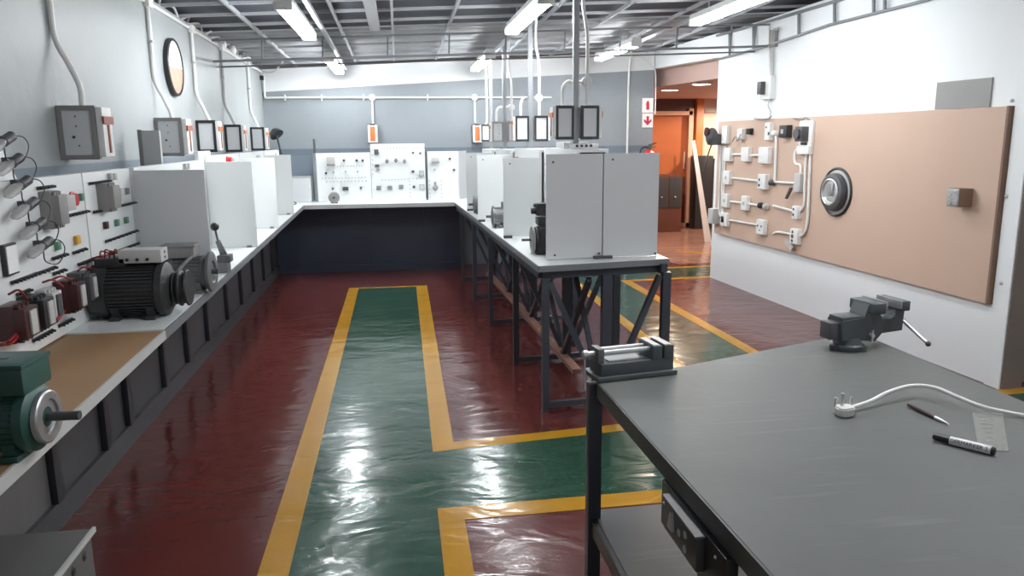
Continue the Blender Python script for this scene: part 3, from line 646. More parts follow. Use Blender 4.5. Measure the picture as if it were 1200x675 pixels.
glab = ['tall grey divider panel nearest on the left bench', 'second white divider panel on the left bench', 'third white divider panel on the left bench', 'last white divider panel on the left bench']
for k, y in enumerate(pys):
    t = thing('divider_panel', glab[k], 'divider', ((BX + ex(y)) / 2, y, 0.871), 'dividers on the left bench')
    MB().lohi((BX + 0.003, y - 0.009, 0.871), (ex(y) + 0.008, y + 0.009, 1.462), 0.002).build('panel', 'grey_board' if k == 0 else 'white_board', t)  # nearest panel greyer: its backlit shade is put into the colour
    MB().lohi((ex(y) - 0.06, y - 0.03, 0.871), (ex(y) - 0.03, y - 0.009, 0.885)).build('foot_bracket', 'mgrey', t)

# ================================================================ MOTORS
def motor(name, lab, c, r, L_, ax, m, base_z, box=None, fins=14, flange=None, shaft=0.05, foot=True, shaft_r=0.012, fan=True):
    """c: centre of the body; ax: direction of the shaft"""
    ax = V(ax).normalized(); side = V((-ax.y, ax.x, 0)); c = V(c)
    t = thing(name, lab, 'motor', (c.x, c.y, base_z))
    b = MB(); b.lathe([(r * 0.45, -L_ / 2), (r * 0.82, -L_ / 2 + 0.005), (r * 0.95, -L_ * 0.42), (r, -L_ * 0.28), (r, -L_ * 0.26), (r * 0.93, -L_ * 0.255), (r * 0.93, L_ * 0.33), (r, L_ * 0.34), (r * 0.98, L_ * 0.42), (r * 0.7, L_ * 0.48), (r * 0.35, L_ * 0.5)], c, ax, 40)
    for k in range(fins * 2):
        a = math.pi * k / fins; d = side * math.cos(a) + V((0, 0, 1)) * math.sin(a)
        mtx = Matrix((ax, ax.cross(d), d)).transposed()
        b.box(c + ax * (L_ * 0.035) + d * (r * 0.955), (L_ * 0.56, r * 0.05, r * 0.06), mtx)
    b.build('body', m, t)
    if fan: MB().lathe([(r * 0.5, -L_ / 2 - 0.004), (r * 0.9, -L_ / 2 - 0.002), (r * 1.01, -L_ * 0.42), (r * 1.02, -L_ * 0.27)], c, ax, 40).build('fan_cover', m, t)
    s = MB().cyl(c + ax * (L_ * 0.48), c + ax * (L_ * 0.5 + shaft), shaft_r, n=16).build('shaft', 'dgrey', t)
    if foot:
        for k in (-0.18, 0.25):
            f = MB(); f.box(V((c.x, c.y, base_z)) + ax * (L_ * k) + V((0, 0, 0.008)), (0.04, r * 1.7, 0.016), Matrix((ax, side, V((0, 0, 1)))).transposed(), 0.002)
            for s2 in (-1, 1): f.bar(V((c.x, c.y, base_z)) + ax * (L_ * k) + side * (s2 * r * 0.6) + V((0, 0, 0.01)), c + ax * (L_ * k) + side * (s2 * r * 0.7) - V((0, 0, r * 0.5)), 0.03, 0.02)
            f.build('foot', m, t)
    return t, ax, side, c

# green motor on the brown end of the bench
c = V((-0.975, 1.905, 0.955)); 
t, ax, sd, c = motor('electric_motor', 'green electric motor with a bright flange at the front of the left bench', c, 0.082, 0.25, (1, -0.06, 0), 'cast_green', 0.866, fins=16, shaft=0.075, shaft_r=0.011)
MB().lathe([(0.035, 0.0), (0.064, 0.0), (0.064, 0.011), (0.060, 0.014), (0.043, 0.014), (0.041, 0.008), (0.024, 0.008), (0.024, 0)], c + ax * 0.118, ax, 40).build('flange', 'steel', t)
mb = MB(); bx = Matrix((ax, sd, V((0, 0, 1)))).transposed(); q = c + ax * 0.035 + V((0, 0, 0.108)); mb.box(q, (0.16, 0.13, 0.07), bx, 0.006); mb.box(q + V((0, 0, 0.033)), (0.165, 0.135, 0.012), bx, 0.003); tb = mb.build('terminal_box', 'cast_green', t)
MB().box(q + ax * 0.0 + V((0, 0, 0.0395)), (0.035, 0.012, 0.002), bx).build('label_slot', 'black', tb)

# big black motor
c = V((-1.118, 3.40, 0.986))
t, ax, sd, c = motor('electric_motor', 'large black electric motor with an open white terminal box on the left bench', c, 0.114, 0.325, (1, 0.0, 0), 'cast_black', 0.871, fins=22, shaft=0.05, shaft_r=0.016)
MB().lathe([(0.02, 0), (0.075, 0), (0.078, 0.006), (0.066, 0.014), (0.066, 0.026), (0.078, 0.034), (0.075, 0.04), (0.02, 0.04)], c + ax * 0.185, ax, 32).build('pulley', 'cast_black', t)
q = c + V((0.05, 0, 0.146)); mb = MB().box(q, (0.17, 0.10, 0.055), None, 0.004); tb = mb.build('terminal_box', 'lgrey', t)
for k in range(3): MB().cyl(q + V((-0.05 + 0.04 * k, -0.053, -0.012)), q + V((-0.05 + 0.04 * k, -0.045, -0.012)), 0.007, n=12).build('knockout', 'black', tb)
for dz in (0.012, -0.01): MB().cyl(q + V((0.0835, 0.0, dz)), q + V((0.087, 0.0, dz)), 0.006, n=12).build('knockout', 'black', tb)
q = c + V((-0.07, 0, 0.122)); MB().box(q, (0.12, 0.10, 0.04), None, 0.004).build('terminal_base', 'black', t)
for k in range(5): MB().tube([q + V((-0.04 + 0.018 * k, -0.03, 0.02)), q + V((-0.03 + 0.018 * k, -0.04, 0.05 + 0.006 * (k % 2))), q + V((0.0 + 0.012 * k, -0.02, 0.035))], 0.0035, 6).build('wire', 'wire_red', t)
MB().box(c + V((-0.145, -0.113, 0.0)), (0.022, 0.006, 0.05), Matrix.Rotation(-0.25, 3, 'Z')).build('rating_plate', 'lgrey', t)
MB().lathe([(0.03, 0), (0.07, 0.001), (0.07, 0.004), (0.03, 0.006)], c + ax * 0.166, ax, 24).build('end_shield', 'dgrey', t)

# grey motor by the first divider
c = V((-1.03, 3.925, 0.968))
t, ax, sd, c = motor('electric_motor', 'grey flanged electric motor in front of the first divider', c, 0.082, 0.22, (1, -0.02, 0), 'cast_grey', 0.871, fins=12, shaft=0.03)
MB().lathe([(0.03, 0.0), (0.10, 0.0), (0.10, 0.014), (0.085, 0.018), (0.055, 0.018), (0.05, 0.008), (0.03, 0.008)], c + ax * 0.10, ax, 36).build('flange', 'cast_grey', t)
mb = MB().box(c + V((-0.03, 0, 0.105)), (0.15, 0.10, 0.06), None, 0.008); mb.box(c + V((-0.03, 0, 0.135)), (0.165, 0.11, 0.012), None, 0.004); mb.build('terminal_box', 'mgrey', t)
MB().tube([c + V((0.04, -0.05, 0.09)), c + V((0.0, -0.10, 0.05)), c + V((-0.03, -0.12, 0.0)), c + V((-0.04, -0.13, -0.09))], 0.009, 8).build('cable_gland', 'mgrey', t)
# lever switch
p = V((-0.99, 4.5, 0.871))
t = thing('lever_switch', 'small grey lever switch with a black ball knob behind the grey motor', 'switch', p)
MB().lohi(p + V((-0.05, -0.05, 0)), p + V((0.03, 0.05, 0.06)), 0.005).build('base', 'cast_grey', t)
MB().lohi(p + V((-0.02, -0.06, 0.06)), p + V((0.05, 0.03, 0.10)), 0.004).build('block', 'dgrey', t)
MB().bar(p + V((0.0, 0, 0.10)), p + V((-0.02, 0, 0.18)), 0.035, 0.02).bar(p + V((0.02, 0, 0.10)), p + V((-0.01, 0, 0.17)), 0.012).build('bracket', 'cast_grey', t)
lv_ = MB().cyl(p + V((-0.015, 0, 0.15)), p + V((-0.03, 0, 0.25)), 0.006, n=10).build('lever', 'dgrey', t)
MB().sphere(p + V((-0.031, 0, 0.258)), 0.024).build('knob', 'black', lv_)

# foreground steel table at the bottom left
P = at_z(110, 619, 0.60)
t = thing('steel_stand', 'grey steel stand with a perforated side at the bottom left corner', 'stand', (P.x - 0.35, P.y - 0.4, 0))
MB().lohi((-1.42, P.y - 0.9, 0.585), (P.x, P.y, 0.60), 0.003).build('top', 'char_grey', t)
MB().lohi((P.x - 0.004, P.y - 0.9, 0.590), (P.x + 0.004, P.y + 0.002, 0.604)).build('edging', 'lgrey', t)
MB().lohi((P.x - 0.03, P.y - 0.9, 0.02), (P.x - 0.006, P.y - 0.01, 0.585)).build('side_panel', 'char_grey', t)
for j in range(3):
    for k in range(6):
        q = V((P.x - 0.006, P.y - 0.06 - k * 0.07 - (j % 2) * 0.035, 0.555 - j * 0.05)); MB().sphere(q, 0.014, 10, (0.35, 1, 1)).build('hole', 'black', t)
for x, y in ((P.x - 0.03, P.y - 0.03), (-1.38, P.y - 0.03)): MB().lohi((x - 0.02, y - 0.02, 0), (x + 0.02, y + 0.02, 0.585)).build('leg', 'char', t)

# ================================================================ BACK BENCH BOARDS
YB = 9.5
def yb(px, py, off=0): return at_y(px, py, YB - off)
def bdot(px, py, r, par, m='black', name='knob', d=0.03):
    p = yb(px, py); MB().lathe([(r, 0), (r, d * 0.7), (r * 0.8, d), (0, d)], p, (0, -1, 0), 12).build(name, m, par)
def bsock(px0, py0, px1, py1, n, par):
    mb = MB()
    for k in range(n):
        p = yb(px0 + (px1 - px0) * k / (n - 1), py0 + (py1 - py0) * k / (n - 1)); mb.cyl(p, p + V((0, -0.012, 0)), 0.006, n=6)
    mb.build('socket_row', 'mgrey', par)
def bbox(px, py, w, h, d, m, par, name='module'):
    p = yb(px, py); return MB().box(p + V((0, -d / 2, 0)), (w, d, h), None, 0.004).build(name, m, par)
def cam_switch(px, py, r, par, m='mgrey'):
    p = yb(px, py); k = MB().lathe([(r, 0), (r, 0.02), (r * 0.8, 0.03), (0, 0.03)], p, (0, -1, 0), 16)
    k.box(p + V((0, -0.045, 0)), (r * 0.7, 0.03, r * 2.6), Matrix.Rotation(0.1, 3, 'Y'), 0.004); return k.build('rotary_switch', m, par)
t = thing('trainer_board', 'left of the three white trainer boards on the back bench', 'trainer board', (-0.62, 9.56, 0.871), 'trainer boards on the back bench')
MB().prism([(-0.92, YB, 0.872), (-0.305, YB, 0.872), (-0.305, YB, 1.455), (-0.935, YB, 1.45)], (0, 0.02, 0)).build('panel', 'white_board', t)
MB().prism([(-0.935, YB + 0.001, 0.872), (-0.94, YB + 0.001, 1.45), (-1.0, YB + 0.2, 1.45), (-1.0, YB + 0.2, 0.872)], (0.02, 0, 0)).build('side_panel', 'white_board', t)
bbox(388, 189, 0.09, 0.11, 0.05, 'lgrey', t); bbox(388, 193, 0.095, 0.02, 0.06, 'mgrey', t)
for p_ in ((403, 188), (418, 188), (425, 188), (382, 203)): bdot(*p_, 0.014, t)
for p_ in ((391, 202), (405, 201), (419, 201)): bdot(*p_, 0.009, t, 'mgrey')
bsock(396, 195, 424, 194, 10, t); bsock(378, 209, 428, 208, 14, t); bsock(383, 213, 429, 212, 12, t)
for p_ in ((390, 221), (423, 220)): cam_switch(*p_, 0.014, t, 'dgrey')
bbox(405, 221, 0.07, 0.045, 0.04, 'dgrey', t)
t = thing('trainer_board', 'tall middle trainer board on the back bench with rotary switches', 'trainer board', (0.02, 9.56, 0.871), 'trainer boards on the back bench')
MB().lohi((-0.30, YB - 0.005, 0.872), (0.348, YB + 0.02, 1.553)).build('panel', 'white_board', t)
bbox(441, 178, 0.05, 0.06, 0.05, 'dgrey', t); bbox(442, 194, 0.05, 0.03, 0.04, 'dgrey', t); bbox(443, 199, 0.04, 0.025, 0.04, 'mgrey', t)
for p_ in ((453.5, 189), (464, 188), (474, 189)): cam_switch(*p_, 0.022, t)
for p_ in ((444, 220), (457, 220), (470, 219)): bbox(*p_, 0.055, 0.05, 0.04, 'mgrey', t); cam_switch(*p_, 0.013, t)
for p_ in ((484, 179), (492.5, 179.5)): bdot(*p_, 0.013, t, 'dgrey')
for p_ in ((484, 201), (485, 219)): bbox(*p_, 0.03, 0.03, 0.03, 'dgrey', t)
for p_ in ((494, 203), (494.5, 219)): o = bbox(*p_, 0.06, 0.065, 0.025, 'mgrey', t); p = yb(*p_); MB().box(p + V((0, -0.027, 0)), (0.05, 0.005, 0.055)).build('face_plate', 'lgrey', o)
bsock(450, 174, 476, 173, 8, t); bsock(482, 174, 497, 173, 5, t); bsock(436, 176, 437, 204, 6, t); bsock(448, 211, 478, 210, 9, t); bsock(480, 209, 497, 209, 5, t); bsock(480, 212, 481, 230, 5, t)
t = thing('trainer_board', 'right of the three white trainer boards on the back bench', 'trainer board', (0.56, 9.56, 0.871), 'trainer boards on the back bench')
MB().lohi((0.378, YB, 0.872), (0.745, YB + 0.02, 1.458)).build('panel', 'white_board', t)
MB().lohi((0.355, YB - 0.004, 0.872), (0.372, YB + 0.02, 1.46)).build('edge_strip', 'dgrey', t)
MB().prism([(0.745, YB, 0.872), (0.745, YB, 1.458), (0.86, YB + 0.25, 1.458), (0.86, YB + 0.25, 0.872)], (0.015, 0, 0)).build('side_panel', 'grey_board', t)
bbox(510, 188, 0.09, 0.07, 0.05, 'lgrey', t); bbox(510, 190, 0.095, 0.02, 0.06, 'mgrey', t)
bdot(527, 186, 0.014, t, 'maroon'); bdot(532, 199, 0.016, t, 'dgrey'); bdot(509, 198.5, 0.012, t, 'lgrey')
p = yb(510, 220); MB().lathe([(0.0, 0.0), (0.03, 0.002), (0.034, 0.03), (0.02, 0.05), (0, 0.055)], p, (0, -1, 0), 16).cyl(p + V((0, -0.01, 0.0)), p + V((0, -0.01, 0.075)), 0.012, n=10).build('indicator', 'mgrey', t)
bsock(503, 212, 504, 231, 5, t); bsock(517, 212, 518, 231, 5, t)
# wheel shaped motor standing before the left board
p = at_z(407, 237, 0.872); p.y = 9.28; p.x = -0.735
t = thing('fan_motor', 'small round grey motor standing on the back bench before the left board', 'motor', p)
MB().lathe([(0.02, 0), (0.062, 0.0), (0.066, 0.01), (0.066, 0.05), (0.055, 0.06), (0.02, 0.06)], p + V((0, 0.03, 0.068)), (0, -1, 0), 30).build('body', 'mgrey', t)
MB().cyl(p + V((0, -0.04, 0.068)), p + V((0, -0.03, 0.068)), 0.012, n=12).build('shaft', 'dgrey', t)
MB().lohi(p + V((-0.04, -0.02, 0)), p + V((0.04, 0.03, 0.012))).build('foot', 'dgrey', t)
# grey cupboard and small things at the back left corner
a, b = yb(343, 237), yb(369, 207)
b.x = -1.02
t = thing('metal_box', 'plain pale grey box standing on the back bench in the left corner', 'box', ((a.x + b.x) / 2, 9.65, 0.871))
MB().lohi((a.x, 9.52, 0.872), (b.x, 9.80, b.z), 0.004).build('body', 'grey_board', t)
MB().lohi((a.x - 0.004, 9.515, b.z - 0.012), (b.x + 0.004, 9.80, b.z + 0.002)).build('lid', 'edge_grey', t)
p = at_y(347, 238, 9.2); o = MB().tube([p + V((-0.06, 0, 0.01)), p + V((-0.03, 0.03, 0.03)), p + V((0.0, 0.02, 0.012)), p + V((-0.02, -0.02, 0.008)), p + V((-0.07, -0.02, 0.008))], 0.006).build('cable_offcut', 'dgrey'); o.location.z = 0.872; tag(o, 'short loose grey cable on the bench beside the pale box', 'cable')
b0, h0 = at_y(331, 186, 9.55), at_y(323, 156, 9.55)
t = thing('desk_lamp', 'black desk lamp standing in the back left corner', 'lamp', (b0.x, 9.55, 0.871))
MB().cyl((b0.x - 0.02, 9.55, 0.872), (b0.x - 0.02, 9.55, 0.89), 0.065).build('base', 'black', t)
MB().cyl((b0.x - 0.02, 9.55, 0.885), b0, 0.011, n=10).cyl(b0, h0 + V((0.01, 0, -0.02)), 0.011, n=10).build('stem', 'black', t)
MB().lathe([(0.03, -0.05), (0.06, -0.02), (0.085, 0.03), (0.075, 0.03)], h0, (0.5, -0.35, -0.7), 24).build('lamp_shade', 'black', t)
MB().cyl(h0 + V((-0.12, 0, -0.02)), h0 + V((-0.04, 0, 0)), 0.012, n=10).build('socket_arm', 'dgrey', t)
a = at_y(367, 163, 9.6); o = MB().cyl((a.x, 9.7, 0.872), (a.x, 9.7, a.z), 0.014, n=10).build('steel_rod', 'dgrey'); tag(o, 'thin dark rod standing against the back wall left of the boards', 'rod')

# ================================================================ CENTRE BENCH BOARDS, DIVIDERS, MOTORS
CX = 1.08
clab = ['white trainer board on the centre bench behind the near divider', 'second white trainer board along the centre bench', 'third white trainer board along the centre bench', 'far white trainer board on the centre bench']
cy = [4.58, 5.66, 6.9, 8.0, 9.0]
for k in range(4):
    y0, y1 = cy[k] + 0.02, cy[k + 1] - 0.02; zt = (1.535, 1.52, 1.50, 1.49)[k]
    sh = -0.03 * k
    t = thing('trainer_board', clab[k], 'trainer board', (CX + 0.08 + sh, (y0 + y1) / 2, 0.873), 'trainer boards down the middle of the centre bench')
    MB().lohi((CX + sh, y0, 0.873), (CX + 0.02 + sh, y1, zt)).lohi((CX + 0.18 + sh, y0, 0.873), (CX + 0.20 + sh, y1, zt)).lohi((CX + 0.02 + sh, y0, zt - 0.02), (CX + 0.18 + sh, y1, zt - 0.001)).build('panel', 'white_board', t)
    for j in range(3):
        z = 1.05 + 0.17 * j; mb = MB()
        for i in range(7): mb.cyl((CX + sh, y0 + 0.1 + i * 0.08, z), (CX - 0.025 + sh, y0 + 0.1 + i * 0.08, z), 0.009, n=8)
        mb.build('terminal_strip', 'black', t)
    for j in range(2):
        MB().box((CX - 0.03 + sh, y0 + 0.3 + 0.3 * j, 1.33), (0.06, 0.10, 0.11), None, 0.005).build('contactor', 'lgrey' if j else 'mgrey', t)
    MB().lathe([(0.025, 0), (0.025, 0.02), (0, 0.03)], (CX + sh, y1 - 0.2, 1.42), (-1, 0, 0), 16).build('push_button', 'red', t)
# two near divider panels facing the camera
for k, (x0_, x1_, lab_) in enumerate(((0.885, 1.236, 'left of two pale divider panels at the near end of the centre bench'), (1.243, 1.598, 'right of two pale divider panels at the near end of the centre bench'))):
    t = thing('divider_panel', lab_, 'divider', ((x0_ + x1_) / 2, 4.56, 0.873), 'dividers on the centre bench')
    MB().prism([(x0_, 4.545 + 0.02 * k, 0.876), (x1_, 4.565 + 0.02 * k, 0.876), (x1_, 4.565 + 0.02 * k, 1.507), (x0_, 4.545 + 0.02 * k, 1.507)], (0, 0.018, 0)).build('panel', 'grey_board', t)
    for px, py in (((648, 190), (650, 299), (702, 297)) if k == 0 else ((709, 183), (718, 187), (768, 297), (696, 222))):
        q = at_y(px, py, 4.55 + 0.02 * k)
        if x0_ < q.x < x1_: MB().cyl(q + V((0, 0.006, 0)), q + V((0, -0.004, 0)), 0.007, n=10).build('screw', 'dgrey', t)
    MB().lohi((x1_ - 0.06 if k == 0 else x0_, 4.52, 0.872), (x1_ if k == 0 else x0_ + 0.05, 4.545, 0.89)).build('foot_bracket', 'dgrey', t)
for k, (y, x0_, lab_) in enumerate(((5.65, 0.765, 'second divider from the camera on the centre bench'), (6.85, 0.70, 'third divider from the camera on the centre bench'), (7.95, 0.70, 'farthest divider on the centre bench'))):
    t = thing('divider_panel', lab_, 'divider', (0.92, y, 0.873), 'dividers on the centre bench')
    MB().lohi((x0_ + 0.01, y - 0.009, 0.880), (CX - 0.03 * (k + 1) - 0.001, y + 0.009, 1.462)).build('panel', 'white_board', t)
    MB().lohi((x0_ + 0.01, y - 0.03, 0.872), (x0_ + 0.07, y + 0.01, 0.892)).build('foot_bracket', 'dgrey', t)
    q = V((x0_ + 0.06, y - 0.008, 1.42)); MB().cyl(q, q + V((0, -0.004, 0)), 0.006, n=10).build('screw', 'dgrey', t)
# small motors beside the dividers, shafts to the aisle
c = V((0.925, 4.83, 0.962))
t, ax, sd, c = motor('electric_motor', 'black square motor beside the near divider of the centre bench', c, 0.082, 0.15, (-1, 0, 0), 'cast_black', 0.873, fins=10, shaft=0.07, foot=True, shaft_r=0.008)
MB().lathe([(0.02, 0), (0.088, 0), (0.088, 0.012), (0.06, 0.016), (0.02, 0.016)], c + ax * 0.07, ax, 32).build('flange', 'mgrey', t)
MB().box(c + V((0.02, -0.0, 0.0)), (0.12, 0.165, 0.165), None, 0.01).build('body_shell', 'cast_black', t)
tb = MB().box(c + V((0.01, 0.05, 0.115)), (0.10, 0.10, 0.05), None, 0.006).build('terminal_box', 'dgrey', t)
MB().box(c + V((0.0, 0.05, 0.19)), (0.09, 0.09, 0.08), None, 0.008).cyl(c + V((-0.075, 0.05, 0.18)), c + V((-0.03, 0.05, 0.18)), 0.02, n=12).cyl(c + V((-0.06, 0.05, 0.215)), c + V((-0.03, 0.05, 0.22)), 0.012, n=12).build('switch_block', 'cast_black', t)
for y, lab_ in ((6.35, 'grey finned motor before the third divider of the centre bench'), (7.60, 'small grey motor far down the centre bench')):
    c = V((0.86 if y < 7 else 0.83, y, 0.965))
    t, ax, sd, c = motor('electric_motor', lab_, c, 0.078, 0.17, (-1, 0, 0), 'cast_grey', 0.873, fins=12, shaft=0.05, shaft_r=0.011)
    MB().lathe([(0.02, 0), (0.088, 0), (0.088, 0.012), (0.05, 0.02), (0.02, 0.02)], c + ax * 0.07, ax, 32).build('flange', 'cast_grey', t)
    MB().box(c + V((0.03, 0, 0.095)), (0.07, 0.07, 0.05), None, 0.006).box(c + V((0.06, 0, 0.15)), (0.03, 0.03, 0.06), None, 0.004).build('terminal_box', 'dgrey', t)
# boxes on top of the boards
a, b = at_y(687, 180, 4.85), at_y(719, 173, 4.85)
t = thing('plug_strip', 'white socket strip with four black plugs on top of the centre boards', 'socket', ((a.x + b.x) / 2, 4.85, 1.535))
MB().lohi((1.10, 4.82, 1.536), (1.275, 4.88, 1.565), 0.004).build('body', 'white_pvc', t)
for k in range(4): MB().cyl((1.165 + 0.03 * k - 0.03, 4.815, 1.552), (1.165 + 0.03 * k - 0.03, 4.83, 1.552), 0.009, n=10).build('plug', 'black', t)
o = MB().lohi((1.10, 5.05, 1.536), (1.27, 5.3, 1.575), 0.005).build('meter_case', 'lgrey'); tag(o, 'grey instrument case lying on top of the centre boards', 'box')

# ================================================================ DISTRIBUTION BOXES
def db_box(frame, lab, wide=False):
    """back at x = 0, front towards +x, seen side at -y; height 0.25"""
    t = thing('distribution_box', lab, 'electrical box', (0, 0, 0), 'small distribution boxes')
    D, Wd, Hh = 0.17, 0.13, 0.25
    MB().lohi((0, -Wd / 2 + 0.01, -Hh / 2 + 0.01), (D, Wd / 2, Hh / 2 - 0.01)).build('body', 'lgrey', t)
    f = MB(); w = 0.022
    f.lohi((0, -Wd / 2, -Hh / 2), (D, -Wd / 2 + 0.03, -Hh / 2 + w)).lohi((0, -Wd / 2, Hh / 2 - w), (D, -Wd / 2 + 0.03, Hh / 2))
    f.lohi((0, -Wd / 2, -Hh / 2 + w), (w, -Wd / 2 + 0.03, Hh / 2 - w)).lohi((D - w, -Wd / 2, -Hh / 2 + w), (D, -Wd / 2 + 0.03, Hh / 2 - w))
    f.build('frame', frame, t)
    sp_ = MB().lohi((w, -Wd / 2 + 0.006, -Hh / 2 + w), (D - w, -Wd / 2 + 0.012, Hh / 2 - w)).build('side_panel', 'grey_board', t)
    MB().lohi((D, -Wd / 2 + 0.004, -Hh / 2 + 0.012), (D + 0.03, Wd / 2 - 0.004, Hh / 2 - 0.008), 0.004).build('front_cover', 'white_pvc', t)
    fw = 0.032 if wide else 0.009
    MB().lohi((D + 0.028, -fw, -Hh / 2 + 0.03), (D + 0.036, fw, Hh / 2 - (0.03 if wide else 0.088)), 0.002).build('breaker_flap', 'orange' if wide else 'brown_label', t)
    if wide: MB().lohi((D + 0.01, -fw, Hh / 2 - 0.012), (D + 0.034, fw, Hh / 2 + 0.006)).build('top_clip', 'dgrey', t)
    if not wide: MB().lohi((D + 0.029, -Wd / 2 - 0.001, Hh / 2 - 0.085), (D + 0.038, Wd / 2 - 0.004, Hh / 2 - 0.05)).build('label_strip', 'brown_label' if frame == 'mgrey' and not wide else 'orange', t)
    return t, sp_
dbg, side = db_box('mgrey', 'nearest grey framed electrical box on the left wall'); dbg.location = (-1.557, 4.0, 1.645)
for z_, y_, r_ in ((0.075, 0.08, 0.004), (0.03, 0.08, 0.004), (-0.02, 0.065, 0.007), (-0.06, 0.085, 0.004)):
    MB().cyl((y_, -0.062, z_), (y_, -0.055, z_), r_, n=10).build('screw', 'dgrey', dbg)
KIDS.pop(dbg.name, None)
yb2 = at_x(181, 142, -1.555).y + 0.06
dup(dbg, (-1.557, yb2, 1.63), 'grey framed electrical box behind the grey upright panel on the left wall')
dbk, _ = db_box('black', 'first black framed electrical box on the left wall below the round plaque'); dbk.scale = (0.86, 1, 1); dbk.location = (-1.557, at_x(231, 160, -1.555).y + 0.06, 1.640)
dup(dbk, (-1.557, at_x(264, 160, -1.555).y + 0.06, 1.625), 'second of three black framed electrical boxes on the left wall')
dup(dbk, (-1.557, at_x(297, 160, -1.555).y - 0.1, 1.622), 'black framed electrical box nearest the back corner on the left wall')
boxys = [4.0, yb2, dbk.location.y, at_x(264, 160, -1.555).y + 0.06, at_x(297, 160, -1.555).y - 0.1]
dbw = None
for px, lab_ in ((437, 'electrical box with an orange front above the tall back board'), (558.5, 'electrical box with an orange front on the back wall left of the poles')):
    q = at_y(px, 157, 9.845)
    if dbw is None: dbw, _ = db_box('dgrey', lab_, True); dbw.location = (q.x, 9.848, q.z); dbw.rotation_euler = (0, 0, -math.pi / 2); dbw.scale = (0.6, 0.95, 0.92)
    else: dup(dbw, (q.x, 9.848, q.z), lab_, -math.pi / 2, (0.6, 0.95, 0.92))

# poles with a box on either side
for k, (y, px, lab_) in enumerate(((4.85, 678, 'nearest'), (6.5, 624, 'second'), (8.1, 593, 'third'), (9.3, 577, 'last'))):
    x = at_y(px, 165, y).x; z1 = roof_z(x, y) + 0.03; z0 = (1.536, 1.521, 1.491, 0.873)[k]
    t = thing('steel_pole', 'grey steel pole rising between the white boards to the roof, %s from the camera' % lab_, 'pole', (x, y, z0), 'poles on the centre bench')
    MB().lohi((x - 0.018, y + 0.075, z0), (x + 0.018, y + 0.111, z1)).build('tube', 'pole_steel', t)
    MB().lohi((x - 0.05, y + 0.04, z0), (x + 0.05, y + 0.14, z0 + 0.008)).build('base_plate', 'grey_steel', t)
    zc = (1.697, 1.682, 1.67, 1.67)[k]; sc = (0.68, 0.85, 0.85) if k < 3 else (0.6, 0.8, 0.8)
    src = dbk if k in (0, 1) else (dbg if k == 2 else dbk)
    if k < 3:
        dup(src, (x + 0.024, y + 0.08, zc), 'electrical box on the right of the %s pole' % lab_, 0.0, sc)
    o = dup(src, (x - 0.024, y + 0.08, zc), 'electrical box on the left of the %s pole' % lab_, 0.0, (-sc[0], sc[1], sc[2]))
    cz = zc + 0.25 * sc[2] / 2
    cp = thing('conduit', 'white conduits feeding the boxes on the %s pole' % lab_, 'conduit', (x, y, z1), 'white conduits down the poles')
    MB().tube([(x + 0.06, y + 0.12, z1), (x + 0.05, y + 0.12, z1 - 0.25), (x + 0.075, y + 0.1, z1 - 0.45), (x + 0.075, y + 0.09, cz + 0.16), (x + 0.075, y + 0.09, cz + 0.005)] if k < 3 else [(x - 0.05, y + 0.1, z1), (x - 0.05, y + 0.1, cz + 0.1), (x - 0.07, y + 0.09, cz + 0.005)], 0.012, 8).build('pipe', 'white_pvc', cp)
    if k in (0, 1, 2):
        MB().tube([(x + 0.07, y + 0.1, cz + 0.15), (x - 0.0, y + 0.14, cz + 0.15), (x - 0.05, y + 0.12, cz + 0.15), (x - 0.08, y + 0.10, cz + 0.11), (x - 0.085, y + 0.09, cz + 0.005)], 0.012, 8).build('bend', 'white_pvc', cp)
        MB().lathe([(0.034, 0), (0.034, 0.03), (0.028, 0.035), (0, 0.035)], (x + 0.075, y + 0.12, cz + 0.15), (0, -1, 0), 20).build('junction_box', 'white_pvc', cp)

# ================================================================ CONDUITS ON THE WALLS
clabs = ['white conduit bending down to the nearest box on the left wall', 'white conduit left of the round plaque on the left wall', 'white conduit right of the round plaque on the left wall', 'thin grey conduit to the second black box on the left wall', 'white conduit nearest the back corner on the left wall']
for k, y in enumerate(boxys):
    zt = 2.48 - (y - 5.45) * 0.0187
    t = thing('conduit', clabs[k], 'conduit', (-1.5, y, 1.75), 'bent conduits on the left wall')
    zb = (2.06, 1.98, 1.95, 1.92, 1.90)[k]
    MB().tube([(-1.543, y - 0.02, zt), (-1.543, y - 0.02, zb + 0.2), (-1.543, y - 0.015, zb + 0.02), (-1.50, y, zb - 0.10), (-1.463, y, zb - 0.20), (-1.462, y, zb - 0.27), (-1.462, y, (1.772, 1.757, 1.767, 1.752, 1.749)[k])], 0.0135, 10, 4).build('pipe', 'lgrey' if k == 3 else 'white_pvc', t)
    MB().lohi((-1.556, y - 0.06, zt - 0.03), (-1.52, y + 0.03, zt + 0.03), 0.005).build('junction_box', 'white_pvc', t)
    MB().lohi((-1.558, y - 0.045, zb + 0.25), (-1.525, y + 0.005, zb + 0.265)).build('saddle', 'lgrey', t)
t = thing('cable_run', 'white trunking with loose cables along the top of the left wall', 'cable', (-1.56, 6, 2.4))
def zt(y): return 2.48 - (y - 5.45) * 0.0187
MB().bar((-1.555, 2.5, zt(2.5) + 0.005), (-1.555, 9.8, zt(9.8) + 0.005), 0.022, 0.022).build('trunking', 'white_pvc', t)
MB().bar((-1.575, 2.5, zt(2.5) + 0.03), (-1.575, 9.8, zt(9.8) + 0.03), 0.03, 0.03).build('cap_rail', 'galv', t)
